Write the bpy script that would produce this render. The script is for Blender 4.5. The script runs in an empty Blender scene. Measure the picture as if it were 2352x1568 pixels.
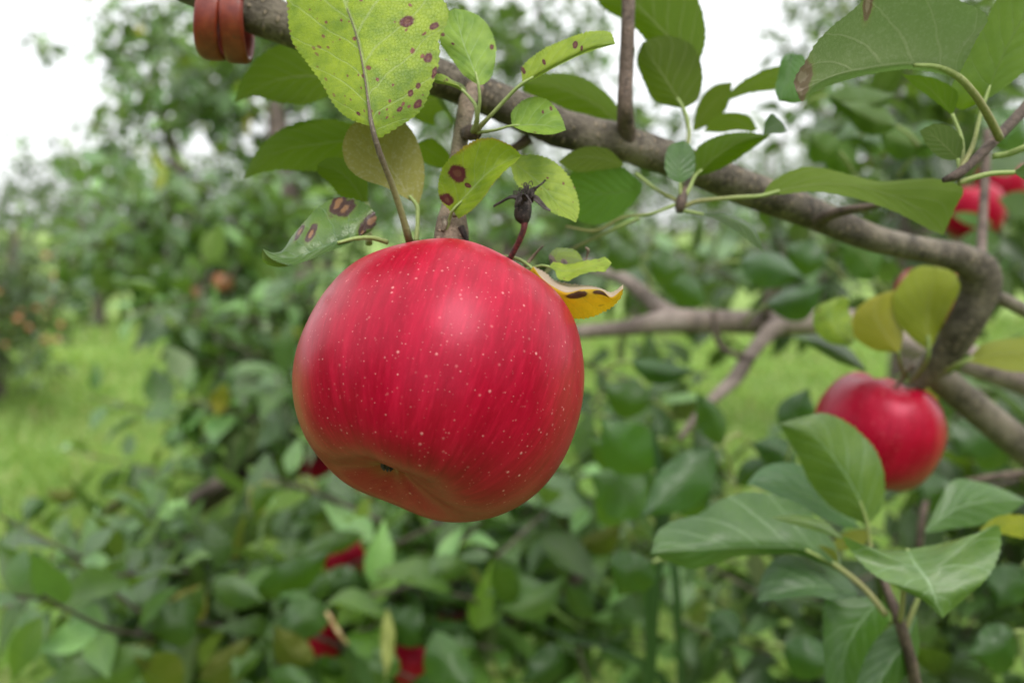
import bpy, math, random
import numpy as np
from mathutils import Vector, Matrix

R = math.radians
scene = bpy.context.scene
col = scene.collection

# ------------------------------------------------------------------ camera
W, H, FPX = 2352.0, 1568.0, 1960.0          # photo grid used for measuring, focal length in those pixels
PITCH = R(7.67)
CAM = np.array([0.0, 0.0, 1.35])
FWD = np.array([0.0, math.cos(PITCH), -math.sin(PITCH)])
UPV = np.array([0.0, math.sin(PITCH), math.cos(PITCH)])
RGT = np.array([1.0, 0.0, 0.0])
cam_data = bpy.data.cameras.new('camera')
cam = bpy.data.objects.new('camera', cam_data)
col.objects.link(cam)
cam.location = CAM
cam.rotation_euler = (R(90) - PITCH, 0, 0)
cam_data.sensor_width = 36.0
cam_data.lens = 30.0
cam_data.clip_start = 0.01
cam_data.clip_end = 2000.0
cam_data.dof.use_dof = True
cam_data.dof.focus_distance = 0.234
cam_data.dof.aperture_fstop = 8.0
scene.camera = cam

# ------------------------------------------------------------------ sky, sun, exposure
SUN_EL, SUN_AZ = R(58), R(30)               # azimuth measured from behind the camera towards the right
world = bpy.data.worlds.new('World')
scene.world = world
world.use_nodes = True
wt = world.node_tree
wt.nodes.clear()
w_out = wt.nodes.new('ShaderNodeOutputWorld')
w_bg = wt.nodes.new('ShaderNodeBackground')
w_sky = wt.nodes.new('ShaderNodeTexSky')
w_sky.sky_type = 'NISHITA'
w_sky.sun_disc = False
w_sky.sun_elevation = SUN_EL
w_sky.sun_rotation = R(180) - SUN_AZ
w_sky.air_density = 1.0
w_sky.dust_density = 4.0
w_sky.ozone_density = 1.0
# thin bright overcast: cloud cover evens the blue out to near white, a little blue shows between the clouds
w_tc = wt.nodes.new('ShaderNodeTexCoord')
w_map = wt.nodes.new('ShaderNodeMapping')
w_map.inputs['Scale'].default_value = (1.0, 1.0, 2.6)
w_noise = wt.nodes.new('ShaderNodeTexNoise')
w_noise.inputs['Scale'].default_value = 2.2
w_noise.inputs['Detail'].default_value = 6.0
w_ramp = wt.nodes.new('ShaderNodeValToRGB')
w_ramp.color_ramp.elements[0].position = 0.30
w_ramp.color_ramp.elements[0].color = (0.8, 0.8, 0.8, 1)
w_ramp.color_ramp.elements[1].position = 0.62
w_ramp.color_ramp.elements[1].color = (1, 1, 1, 1)
w_mix = wt.nodes.new('ShaderNodeMix')
w_mix.data_type = 'RGBA'
# an overcast sky is about three times as bright overhead as at the horizon
w_sep = wt.nodes.new('ShaderNodeSeparateXYZ')
w_lum = wt.nodes.new('ShaderNodeMapRange')
w_lum.inputs['From Min'].default_value = 0.0
w_lum.inputs['From Max'].default_value = 1.0
w_lum.inputs['To Min'].default_value = 6.2
w_lum.inputs['To Max'].default_value = 13.0
w_cloud = wt.nodes.new('ShaderNodeMix')
w_cloud.data_type = 'RGBA'
w_cloud.blend_type = 'MULTIPLY'
w_cloud.inputs['Factor'].default_value = 1.0
w_cloud.inputs['A'].default_value = (0.985, 1.0, 1.015, 1)
wt.links.new(w_tc.outputs['Generated'], w_sep.inputs[0])
wt.links.new(w_sep.outputs[2], w_lum.inputs['Value'])
wt.links.new(w_lum.outputs['Result'], w_cloud.inputs['B'])
wt.links.new(w_cloud.outputs['Result'], w_mix.inputs['B'])
wt.links.new(w_tc.outputs['Generated'], w_map.inputs['Vector'])
wt.links.new(w_map.outputs['Vector'], w_noise.inputs['Vector'])
wt.links.new(w_noise.outputs['Fac'], w_ramp.inputs['Fac'])
wt.links.new(w_ramp.outputs['Color'], w_mix.inputs['Factor'])
wt.links.new(w_sky.outputs['Color'], w_mix.inputs['A'])
wt.links.new(w_mix.outputs['Result'], w_bg.inputs['Color'])
w_bg.inputs['Strength'].default_value = 0.1
wt.links.new(w_bg.outputs['Background'], w_out.inputs['Surface'])

sun_data = bpy.data.lights.new('sun', 'SUN')
sun_data.energy = 1.5
sun_data.angle = R(30)
sun_data.color = (1.0, 0.96, 0.9)
sun = bpy.data.objects.new('sun', sun_data)
col.objects.link(sun)
sdir = np.array([math.cos(SUN_EL) * math.sin(SUN_AZ), -math.cos(SUN_EL) * math.cos(SUN_AZ), math.sin(SUN_EL)])
sun.rotation_euler = Vector(sdir).to_track_quat('Z', 'Y').to_euler()
sun.location = (1, -2, 4)

scene.view_settings.view_transform = 'Standard'
scene.view_settings.look = 'None'
scene.view_settings.gamma = 1.0
scene.view_settings.exposure = 1.16
scene.render.engine = 'CYCLES'
scene.cycles.max_bounces = 8
scene.cycles.diffuse_bounces = 4
scene.cycles.transmission_bounces = 4
scene.cycles.caustics_reflective = False
scene.cycles.caustics_refractive = False

# ------------------------------------------------------------------ helpers
rng = np.random.default_rng(11)


def P(x, y, d):
    """point seen at photo pixel (x, y) lying d metres in front of the camera plane"""
    return CAM + d * (RGT * (x - W / 2) / FPX + UPV * (H / 2 - y) / FPX + FWD)


def PA(x, y, d):
    x, y, d = np.asarray(x, float), np.asarray(y, float), np.asarray(d, float)
    return CAM + d[..., None] * (((x - W / 2) / FPX)[..., None] * RGT + ((H / 2 - y) / FPX)[..., None] * UPV + FWD)


def cr(pts, n):
    """n samples, evenly spaced along a smooth curve through pts"""
    p = np.asarray(pts, float)
    if len(p) == 1:
        return np.repeat(p, n, 0)
    seg = np.linalg.norm(np.diff(p[:, :2], axis=0), axis=1) + 1e-9
    t = np.concatenate([[0], np.cumsum(seg)])
    m = np.zeros_like(p)
    if len(p) > 2:
        d0 = (p[1:-1] - p[:-2]) / seg[:-1, None]
        d1 = (p[2:] - p[1:-1]) / seg[1:, None]
        w = seg[:-1, None] + seg[1:, None]
        m[1:-1] = (d0 * seg[1:, None] + d1 * seg[:-1, None]) / w
    m[0] = (p[1] - p[0]) / seg[0]
    m[-1] = (p[-1] - p[-2]) / seg[-1]
    s = np.linspace(0, t[-1], n)
    k = np.clip(np.searchsorted(t, s, side='right') - 1, 0, len(seg) - 1)
    u = ((s - t[k]) / seg[k])[:, None]
    h = seg[k][:, None]
    return ((2 * u**3 - 3 * u**2 + 1) * p[k] + (u**3 - 2 * u**2 + u) * h * m[k]
            + (-2 * u**3 + 3 * u**2) * p[k + 1] + (u**3 - u**2) * h * m[k + 1])


def cr3(pts, n):
    """as cr() but measured in three dimensions (extra columns ride along)"""
    p = np.asarray(pts, float)
    seg = np.linalg.norm(np.diff(p[:, :3], axis=0), axis=1) + 1e-9
    t = np.concatenate([[0], np.cumsum(seg)])
    m = np.zeros_like(p)
    if len(p) > 2:
        d0 = (p[1:-1] - p[:-2]) / seg[:-1, None]
        d1 = (p[2:] - p[1:-1]) / seg[1:, None]
        w = seg[:-1, None] + seg[1:, None]
        m[1:-1] = (d0 * seg[1:, None] + d1 * seg[:-1, None]) / w
    m[0] = (p[1] - p[0]) / seg[0]
    m[-1] = (p[-1] - p[-2]) / seg[-1]
    s = np.linspace(0, t[-1], n)
    k = np.clip(np.searchsorted(t, s, side='right') - 1, 0, len(seg) - 1)
    u = ((s - t[k]) / seg[k])[:, None]
    h = seg[k][:, None]
    return ((2 * u**3 - 3 * u**2 + 1) * p[k] + (u**3 - 2 * u**2 + u) * h * m[k]
            + (-2 * u**3 + 3 * u**2) * p[k + 1] + (u**3 - u**2) * h * m[k + 1])


def set_tag(o, label=None, cat=None, group=None, kind=None):
    if label: o['label'] = label
    if cat: o['category'] = cat
    if group: o['group'] = group
    if kind: o['kind'] = kind
    return o


def thing(name, loc, label, cat, group=None):
    o = bpy.data.objects.new(name, None)
    o.empty_display_size = 0.02
    o.location = Vector(loc)
    col.objects.link(o)
    return set_tag(o, label, cat, group)


def root_of(o):
    while o.parent is not None:
        o = o.parent
    return o


def mesh_obj(name, V, F, mat, parent=None, uv=None, tint=None, smooth=True, origin=None):
    """link ONE mesh; V in world coordinates, stored relative to the thing it belongs to"""
    V = np.asarray(V, float)
    me = bpy.data.meshes.new(name)
    if parent is not None:
        V = V - np.array(root_of(parent).location)
    elif origin is not None:
        V = V - np.asarray(origin)
    F = np.asarray(F, np.int32) if not isinstance(F, list) else F
    if isinstance(F, list):
        me.from_pydata(V.tolist(), [], F)
    else:
        nf, k = F.shape
        me.vertices.add(len(V)); me.vertices.foreach_set('co', V.astype(np.float32).ravel())
        me.loops.add(nf * k); me.loops.foreach_set('vertex_index', F.ravel())
        me.polygons.add(nf)
        me.polygons.foreach_set('loop_start', np.arange(0, nf * k, k, dtype=np.int32))
        me.polygons.foreach_set('loop_total', np.full(nf, k, np.int32))
        me.update(calc_edges=True)
    me.polygons.foreach_set('use_smooth', np.full(len(me.polygons), smooth))
    if uv is not None:
        li = np.empty(len(me.loops), np.int32)
        me.loops.foreach_get('vertex_index', li)
        lay = me.uv_layers.new(name='UVMap')
        lay.data.foreach_set('uv', np.asarray(uv, np.float32)[li].ravel())
    if tint is not None:
        a = me.color_attributes.new('tint', 'FLOAT_COLOR', 'POINT')
        t4 = np.concatenate([np.asarray(tint, np.float32), np.ones((len(V), 1), np.float32)], 1)
        a.data.foreach_set('color', t4.ravel())
    me.materials.append(mat)
    me.validate()
    o = bpy.data.objects.new(name, me)
    if parent is not None:
        o.parent = parent
    elif origin is not None:
        o.location = Vector(origin)
    col.objects.link(o)
    return o


def tube(pts, n=24, k=12, rough=0.0, seed=0, cap=True, lumps=0):
    """pts rows: x, y, z, radius (world). Tapered tube with slightly uneven bark; returns V, F, UV"""
    c = cr3(pts, n)
    p, r = c[:, :3], np.maximum(c[:, 3], 1e-5)
    T = np.gradient(p, axis=0)
    T /= np.linalg.norm(T, axis=1)[:, None] + 1e-12
    nrm = np.cross(T[0], [0.31, 0.17, 0.94]); nrm /= np.linalg.norm(nrm)
    g = np.random.default_rng(seed)
    ph = g.uniform(0, 6.28, 8)
    lt, la, lh, lw = g.uniform(0, 1, lumps), g.uniform(0, 6.28, lumps), g.uniform(-0.05, 0.1, lumps), g.uniform(0.25, 0.8, lumps)
    V, UV = [], []
    ang = np.linspace(0, 2 * np.pi, k, endpoint=False)
    L = np.concatenate([[0], np.cumsum(np.linalg.norm(np.diff(p, axis=0), axis=1))])
    for i in range(n):
        nrm = nrm - T[i] * np.dot(nrm, T[i]); nrm /= np.linalg.norm(nrm) + 1e-12
        b = np.cross(T[i], nrm)
        q = L[i] / (r.mean() * 3)
        rr = r[i] * (1 + rough * (0.5 * np.sin(2 * ang + ph[0] + q) + 0.4 * np.sin(3 * ang + ph[1] - 1.7 * q)
                                  + 0.35 * np.sin(q * 2.3 + ph[2]) + 0.25 * np.sin(5 * ang + 3.1 * q + ph[3])))
        for a_, b_, c_, d_ in zip(lt, la, lh, lw):
            ds_ = (L[i] - a_ * L[-1]) / r[i]
            if abs(ds_) < 3 * d_:
                da_ = (ang - b_ + np.pi) % (2 * np.pi) - np.pi
                rr = rr + r[i] * c_ * np.exp(-(ds_ ** 2 + da_ ** 2) / (d_ * d_))
        V.append(p[i] + rr[:, None] * (np.cos(ang)[:, None] * nrm + np.sin(ang)[:, None] * b))
        UV.append(np.stack([ang / (2 * np.pi), np.full(k, L[i])], 1))
    V = np.concatenate(V); UV = np.concatenate(UV)
    F = []
    for i in range(n - 1):
        for j in range(k):
            a, b2 = i * k + j, i * k + (j + 1) % k
            F.append((a, b2, b2 + k, a + k))
    if cap:
        F.append(tuple(range(k - 1, -1, -1)))
        F.append(tuple((n - 1) * k + j for j in range(k)))
    return V, F, UV


def px_tube(pts, **kw):
    """pts rows: photo x, y, depth, thickness in photo pixels"""
    q = [tuple(P(x, y, d)) + (0.5 * w * d / FPX,) for x, y, d, w in pts]
    return tube(q, **kw)


def join(parts):
    V, F, UV, off = [], [], [], 0
    for v, f, u in parts:
        V.append(v); UV.append(u)
        F += [tuple(i + off for i in t) for t in f]
        off += len(v)
    return np.concatenate(V), F, np.concatenate(UV)


# ------------------------------------------------------------------ node helper
class G:
    def __init__(s, name):
        s.m = bpy.data.materials.new(name)
        s.m.use_nodes = True
        s.t = s.m.node_tree
        s.t.nodes.clear()
        s.out = s.t.nodes.new('ShaderNodeOutputMaterial')

    def n(s, kind, **props):
        nd = s.t.nodes.new(kind)
        for k, v in props.items():
            setattr(nd, k, v)
        return nd

    def put(s, sock, v):
        if hasattr(v, 'is_output'):
            s.t.links.new(v, sock)
        elif isinstance(v, (tuple, list)):
            if len(v) == 3 and sock.type == 'RGBA':
                v = tuple(v) + (1,)
            sock.default_value = v
        else:
            sock.default_value = v

    def math(s, op, a, b=0.0, c=None, clamp=False):
        nd = s.n('ShaderNodeMath', operation=op)
        nd.use_clamp = clamp
        s.put(nd.inputs[0], a); s.put(nd.inputs[1], b)
        if c is not None: s.put(nd.inputs[2], c)
        return nd.outputs[0]

    def step(s, v, lo, hi):
        """smooth 0..1 as v goes lo -> hi (lo may exceed hi)"""
        nd = s.n('ShaderNodeMapRange', interpolation_type='SMOOTHSTEP')
        inv = lo > hi
        s.put(nd.inputs['Value'], v)
        nd.inputs['From Min'].default_value = min(lo, hi)
        nd.inputs['From Max'].default_value = max(lo, hi)
        nd.inputs['To Min'].default_value = 1.0 if inv else 0.0
        nd.inputs['To Max'].default_value = 0.0 if inv else 1.0
        return nd.outputs['Result']

    def mix(s, f, a, b, blend='MIX'):
        nd = s.n('ShaderNodeMix', data_type='RGBA', blend_type=blend)
        s.put(nd.inputs['Factor'], f); s.put(nd.inputs['A'], a); s.put(nd.inputs['B'], b)
        return nd.outputs['Result']

    def vec(s, x, y, z):
        nd = s.n('ShaderNodeCombineXYZ')
        s.put(nd.inputs[0], x); s.put(nd.inputs[1], y); s.put(nd.inputs[2], z)
        return nd.outputs[0]

    def noise(s, vec, scale, detail=4.0, rough=0.55, dist=0.0):
        nd = s.n('ShaderNodeTexNoise')
        if vec is not None: s.put(nd.inputs['Vector'], vec)
        nd.inputs['Scale'].default_value = scale
        nd.inputs['Detail'].default_value = detail
        nd.inputs['Roughness'].default_value = rough
        nd.inputs['Distortion'].default_value = dist
        return nd.outputs['Fac']

    def voro(s, vec, scale, feature='F1', rand=1.0, dim='3D'):
        nd = s.n('ShaderNodeTexVoronoi', feature=feature, voronoi_dimensions=dim)
        s.put(nd.inputs['Vector'], vec)
        nd.inputs['Scale'].default_value = scale
        nd.inputs['Randomness'].default_value = rand
        return nd

    def bump(s, h, strength, dist, normal=None):
        nd = s.n('ShaderNodeBump')
        s.put(nd.inputs['Height'], h)
        nd.inputs['Strength'].default_value = strength
        nd.inputs['Distance'].default_value = dist
        if normal is not None: s.put(nd.inputs['Normal'], normal)
        return nd.outputs['Normal']

    def bsdf(s, color, rough=0.5, normal=None, spec=0.5, **kw):
        nd = s.n('ShaderNodeBsdfPrincipled')
        s.put(nd.inputs['Base Color'], color)
        s.put(nd.inputs['Roughness'], rough)
        s.put(nd.inputs['Specular IOR Level'], spec)
        if normal is not None: s.put(nd.inputs['Normal'], normal)
        for k, v in kw.items():
            s.put(nd.inputs[k.replace('_', ' ')], v)
        return nd.outputs[0]

    def done(s, shader):
        s.t.links.new(shader, s.out.inputs['Surface'])
        return s.m


def leaf_shader(g, top, under, rough, spec, trans, normal, tcol):
    back = g.n('ShaderNodeNewGeometry').outputs['Backfacing']
    c = g.mix(back, top, under)
    r = g.math('MULTIPLY_ADD', back, 0.25, rough)
    sp = g.math('MULTIPLY_ADD', back, -spec * 0.6, spec)
    pb = g.bsdf(c, r, normal, sp)
    tr = g.n('ShaderNodeBsdfTranslucent')
    g.put(tr.inputs['Color'], tcol)
    if normal is not None: g.put(tr.inputs['Normal'], normal)
    mx = g.n('ShaderNodeMixShader')
    mx.inputs[0].default_value = trans
    g.t.links.new(pb, mx.inputs[1]); g.t.links.new(tr.outputs[0], mx.inputs[2])
    return mx.outputs[0]


def leaf_mat(name, top=(0.036, 0.078, 0.014), under=(0.085, 0.115, 0.04), vein=(0.1, 0.15, 0.055), tcol=(0.13, 0.24, 0.014),
             trans=0.29, rough=0.27, spec=0.5, vmix=0.45, nv=7.0, slant=0.34, spots=(), scatter=None, mottle=0.5, fuzz=0.0,
             vein_w=1.0, edge=None, use_tint=False, pucker=1.0, half=None, spot_col=((0.085, 0.016, 0.018), (0.13, 0.05, 0.03))):
    """apple leaf: midrib, curved side veins, fine net, blotches. UV.x across (0.5 = midrib), UV.y from base to tip"""
    g = G(name)
    uvn = g.n('ShaderNodeUVMap').outputs['UV']
    sep = g.n('ShaderNodeSeparateXYZ'); g.put(sep.inputs[0], uvn)
    u, v = sep.outputs[0], sep.outputs[1]
    su = g.math('SUBTRACT', u, 0.5)
    au = g.math('ABSOLUTE', g.math('MULTIPLY', su, 2.0))
    side = g.math('MULTIPLY', g.math('GREATER_THAN', su, 0.0), 0.45)
    wob = g.math('MULTIPLY', g.math('SUBTRACT', g.noise(g.vec(g.math('MULTIPLY', u, 4.0), g.math('MULTIPLY', v, 6.0), 0.0), 1.0, 2.0), 0.5), 0.055)
    lift = g.math('MULTIPLY', g.math('POWER', au, 0.8), slant)
    ph = g.math('ADD', g.math('MULTIPLY', g.math('ADD', g.math('SUBTRACT', v, lift), wob), nv), side)
    fr = g.math('ABSOLUTE', g.math('SUBTRACT', g.math('FRACT', ph), 0.5))      # 0 on a vein
    vw = g.math('MULTIPLY', g.math('MULTIPLY_ADD', au, -0.035, 0.055), vein_w)
    sv = g.step(g.math('DIVIDE', fr, vw), 1.3, 0.5)
    mw = g.math('MULTIPLY', g.math('MULTIPLY_ADD', v, -0.028, 0.042), vein_w)
    mv = g.step(g.math('DIVIDE', au, mw), 1.2, 0.6)
    veins = g.math('MAXIMUM', mv, g.math('MULTIPLY', sv, 0.7))
    obj = g.n('ShaderNodeTexCoord').outputs['Object']
    net = g.voro(g.vec(g.math('MULTIPLY', u, 46.0), g.math('MULTIPLY', v, 70.0), 0.0), 1.0, 'DISTANCE_TO_EDGE', dim='2D').outputs['Distance']
    netm = g.step(net, 0.13, 0.0)
    mot = g.noise(obj, 190.0, 6.0, 0.72)
    mot2 = g.noise(obj, 38.0, 3.0)
    if use_tint:
        tn = g.n('ShaderNodeAttribute', attribute_name='tint').outputs['Color']
    else:
        tn = g.mix(1.0, g.n('ShaderNodeObjectInfo').outputs['Color'], (1.0, 0.95, 0.72), 'MULTIPLY')
    base = g.mix(1.0, tn, top, 'MULTIPLY')
    dark = g.mix(1.0, base, (0.42, 0.55, 0.36), 'MULTIPLY')
    lite = g.mix(1.0, base, (1.65, 1.42, 1.15), 'MULTIPLY')
    mm = g.step(g.math('ADD', g.math('MULTIPLY', mot, 0.5), g.math('MULTIPLY', mot2, 0.5)), 0.36, 0.64)
    c = g.mix(mottle, base, g.mix(mm, dark, lite))
    c = g.mix(g.math('MULTIPLY', netm, 0.16), c, dark)
    c = g.mix(g.math('MULTIPLY', veins, vmix), c, vein)
    un = g.mix(1.0, tn, under, 'MULTIPLY')
    un = g.mix(g.math('MULTIPLY', mm, 0.3), un, g.mix(1.0, un, (0.7, 0.75, 0.65), 'MULTIPLY'))
    un = g.mix(g.math('MULTIPLY', veins, 0.6), un, g.mix(0.5, vein, (0.3, 0.3, 0.14)))
    tc = g.mix(1.0, g.mix(0.6, tn, (1, 1, 1)), tcol, 'MULTIPLY')
    tc = g.mix(g.math('MULTIPLY', veins, 0.45), tc, g.mix(1.0, tc, (0.55, 0.6, 0.6), 'MULTIPLY'))
    tc = g.mix(g.math('MULTIPLY', mm, 0.3), tc, g.mix(1.0, tc, (0.75, 0.8, 0.7), 'MULTIPLY'))
    if fuzz > 0:
        fz = g.noise(obj, 900.0, 2.0, 0.7)
        c = g.mix(g.math('MULTIPLY', g.step(fz, 0.5, 0.75), fuzz), c, (0.4, 0.43, 0.33))
        un = g.mix(g.math('MULTIPLY', g.step(fz, 0.45, 0.75), fuzz), un, (0.42, 0.42, 0.33))
    if edge is not None:
        ef = g.math('MULTIPLY', g.step(g.math('ADD', au, g.math('MULTIPLY', g.math('SUBTRACT', mot2, 0.5), 0.7)), edge[1], edge[2]), 0.9)
        c = g.mix(ef, c, edge[0]); un = g.mix(ef, un, edge[0]); tc = g.mix(ef, tc, edge[0])
    if half is not None:
        hm = g.step(u, 0.49, 0.51)
        hc = g.mix(g.math('MULTIPLY', netm, 0.4), half, g.mix(1.0, half, (0.7, 0.6, 0.6), 'MULTIPLY'))
        c = g.mix(hm, hc, c); un = g.mix(hm, hc, un); tc = g.mix(hm, half, tc)
    smask = None
    halo = None
    if spots:
        wv = g.math('MULTIPLY', g.math('SUBTRACT', g.noise(obj, 330.0, 4.0, 0.65), 0.5), 1.1)
        core = None
        for (pu, pv, ru, rv) in spots:
            dx = g.math('DIVIDE', g.math('SUBTRACT', u, pu), ru)
            dy = g.math('DIVIDE', g.math('SUBTRACT', v, pv), rv)
            dd = g.math('ADD', g.math('SQRT', g.math('ADD', g.math('MULTIPLY', dx, dx), g.math('MULTIPLY', dy, dy))), wv)
            hk = g.step(dd, 1.6, 0.9); halo = hk if halo is None else g.math('MAXIMUM', halo, hk)
            k = g.step(dd, 1.1, 0.8); kc = g.step(dd, 0.5, 0.3)
            smask = k if smask is None else g.math('MAXIMUM', smask, k)
            core = kc if core is None else g.math('MAXIMUM', core, kc)
        hf = g.math('MULTIPLY', halo, 0.22)
        c = g.mix(hf, c, (0.2, 0.2, 0.03)); tc = g.mix(hf, tc, (0.34, 0.3, 0.02))
        sc_ = g.mix(core, spot_col[0], spot_col[1])
        c = g.mix(smask, c, sc_); un = g.mix(smask, un, sc_); tc = g.mix(smask, tc, (0.05, 0.012, 0.008))
    if scatter is not None:
        sx, sy, size, thr, lo, hi, amount = scatter          # cell grid, spot size, share kept, where across the leaf
        vn = g.voro(g.vec(g.math('MULTIPLY', u, sx), g.math('MULTIPLY', v, sy), 0.0), 1.0, 'F1', dim='2D')
        sc2 = g.n('ShaderNodeSeparateColor'); g.put(sc2.inputs[0], vn.outputs['Color'])
        keep = g.math('LESS_THAN', sc2.outputs[0], thr)
        sz = g.math('MULTIPLY_ADD', sc2.outputs[1], size, size * 0.35)
        rag = g.math('MULTIPLY', g.math('SUBTRACT', g.noise(obj, 500.0, 4.0, 0.65), 0.5), 0.42)
        dsp = g.math('ADD', vn.outputs['Distance'], rag)
        k2 = g.math('MULTIPLY', g.math('MULTIPLY', g.step(g.math('DIVIDE', dsp, sz), 1.15, 0.7), keep), amount)
        k2 = g.math('MULTIPLY', k2, g.step(u, lo, hi))
        c = g.mix(k2, c, (0.16, 0.03, 0.035)); un = g.mix(k2, un, (0.16, 0.05, 0.03)); tc = g.mix(k2, tc, (0.05, 0.012, 0.008))
    swell = g.step(fr, 0.0, 0.5)
    hgt = g.math('ADD', g.math('MULTIPLY', swell, 0.35), g.math('ADD', g.math('MULTIPLY', mot, 0.7), g.math('MULTIPLY', netm, -0.3)))
    hgt = g.math('SUBTRACT', hgt, g.math('MULTIPLY', veins, 0.45))
    nrm = g.bump(hgt, 0.42 * pucker, 0.0009)
    return g.done(leaf_shader(g, c, un, rough, spec, trans, nrm, tc))


def bark_mat(name, dark=(0.03, 0.024, 0.018), lite=(0.142, 0.12, 0.09), scale=1.0, spec=0.25, green=0.0):
    g = G(name)
    o = g.n('ShaderNodeTexCoord').outputs['Object']
    uvn = g.n('ShaderNodeUVMap').outputs['UV']
    sp = g.n('ShaderNodeSeparateXYZ'); g.put(sp.inputs[0], uvn)
    a = g.noise(o, 70.0 * scale, 7.0, 0.68)
    b = g.noise(o, 520.0 * scale, 5.0, 0.65)
    big = g.noise(o, 17.0 * scale, 4.0, 0.6)
    f = g.step(g.math('ADD', g.math('MULTIPLY', a, 0.5), g.math('ADD', g.math('MULTIPLY', b, 0.24), g.math('MULTIPLY', big, 0.26))), 0.38, 0.60)
    c = g.mix(f, dark, lite)
    # grey skin flaking over brown patches
    c = g.mix(g.math('MULTIPLY', g.step(big, 0.5, 0.62), 0.55), c, g.mix(f, g.mix(1.0, lite, (0.75, 0.75, 0.75), 'MULTIPLY'), g.mix(1.0, lite, (1.45, 1.5, 1.55), 'MULTIPLY')))
    # lenticels: short pale dashes across the branch
    ln = g.voro(g.vec(g.math('MULTIPLY', sp.outputs[0], 9.0), g.math('MULTIPLY', sp.outputs[1], 330.0 * scale), 0.0), 1.0, dim='2D')
    sc = g.n('ShaderNodeSeparateColor'); g.put(sc.inputs[0], ln.outputs['Color'])
    lk = g.math('MULTIPLY', g.step(ln.outputs['Distance'], 0.3, 0.16), g.math('LESS_THAN', sc.outputs[0], 0.4))
    c = g.mix(g.math('MULTIPLY', lk, 0.36), c, g.mix(1.0, lite, (2.1, 1.95, 1.8), 'MULTIPLY'))
    crack = g.step(g.noise(g.vec(g.math('MULTIPLY', sp.outputs[0], 5.0), g.math('MULTIPLY', sp.outputs[1], 190.0 * scale), 0.0), 1.0, 6.0, 0.75, 0.8), 0.40, 0.30)
    c = g.mix(g.math('MULTIPLY', crack, 0.75), c, g.mix(1.0, dark, (0.5, 0.5, 0.5), 'MULTIPLY'))
    if green > 0:
        c = g.mix(g.math('MULTIPLY', g.step(big, 0.45, 0.65), green), c, (0.09, 0.1, 0.05))
    hgt = g.math('ADD', g.math('MULTIPLY', a, 0.9), g.math('ADD', g.math('MULTIPLY', b, 0.45), g.math('ADD', g.math('MULTIPLY', crack, -0.6), g.math('MULTIPLY', lk, 0.35))))
    return g.done(g.bsdf(c, 0.72, g.bump(hgt, 0.9, 0.002 / scale), spec))


def stalk_mat(name, c0, c1, fuzz=0.25, rough=0.6, run=(0.004, 0.03)):
    """petiole: colour runs from c0 (leaf end) to c1 (twig end) along UV.y stored in metres, with short fuzz"""
    g = G(name)
    o = g.n('ShaderNodeTexCoord').outputs['Object']
    uvn = g.n('ShaderNodeUVMap').outputs['UV']
    sep = g.n('ShaderNodeSeparateXYZ'); g.put(sep.inputs[0], uvn)
    k = g.step(sep.outputs[1], run[0], run[1])
    nz = g.noise(o, 900.0, 4.0, 0.7)
    c = g.mix(k, c0, c1)
    c = g.mix(g.math('MULTIPLY', g.step(nz, 0.5, 0.75), fuzz), c, (0.45, 0.43, 0.33))
    c = g.mix(g.math('MULTIPLY', g.step(nz, 0.46, 0.3), 0.5), c, g.mix(1.0, c, (0.45, 0.42, 0.4), 'MULTIPLY'))
    return g.done(g.bsdf(c, rough, g.bump(nz, 0.5, 0.0004), 0.3))

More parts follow.
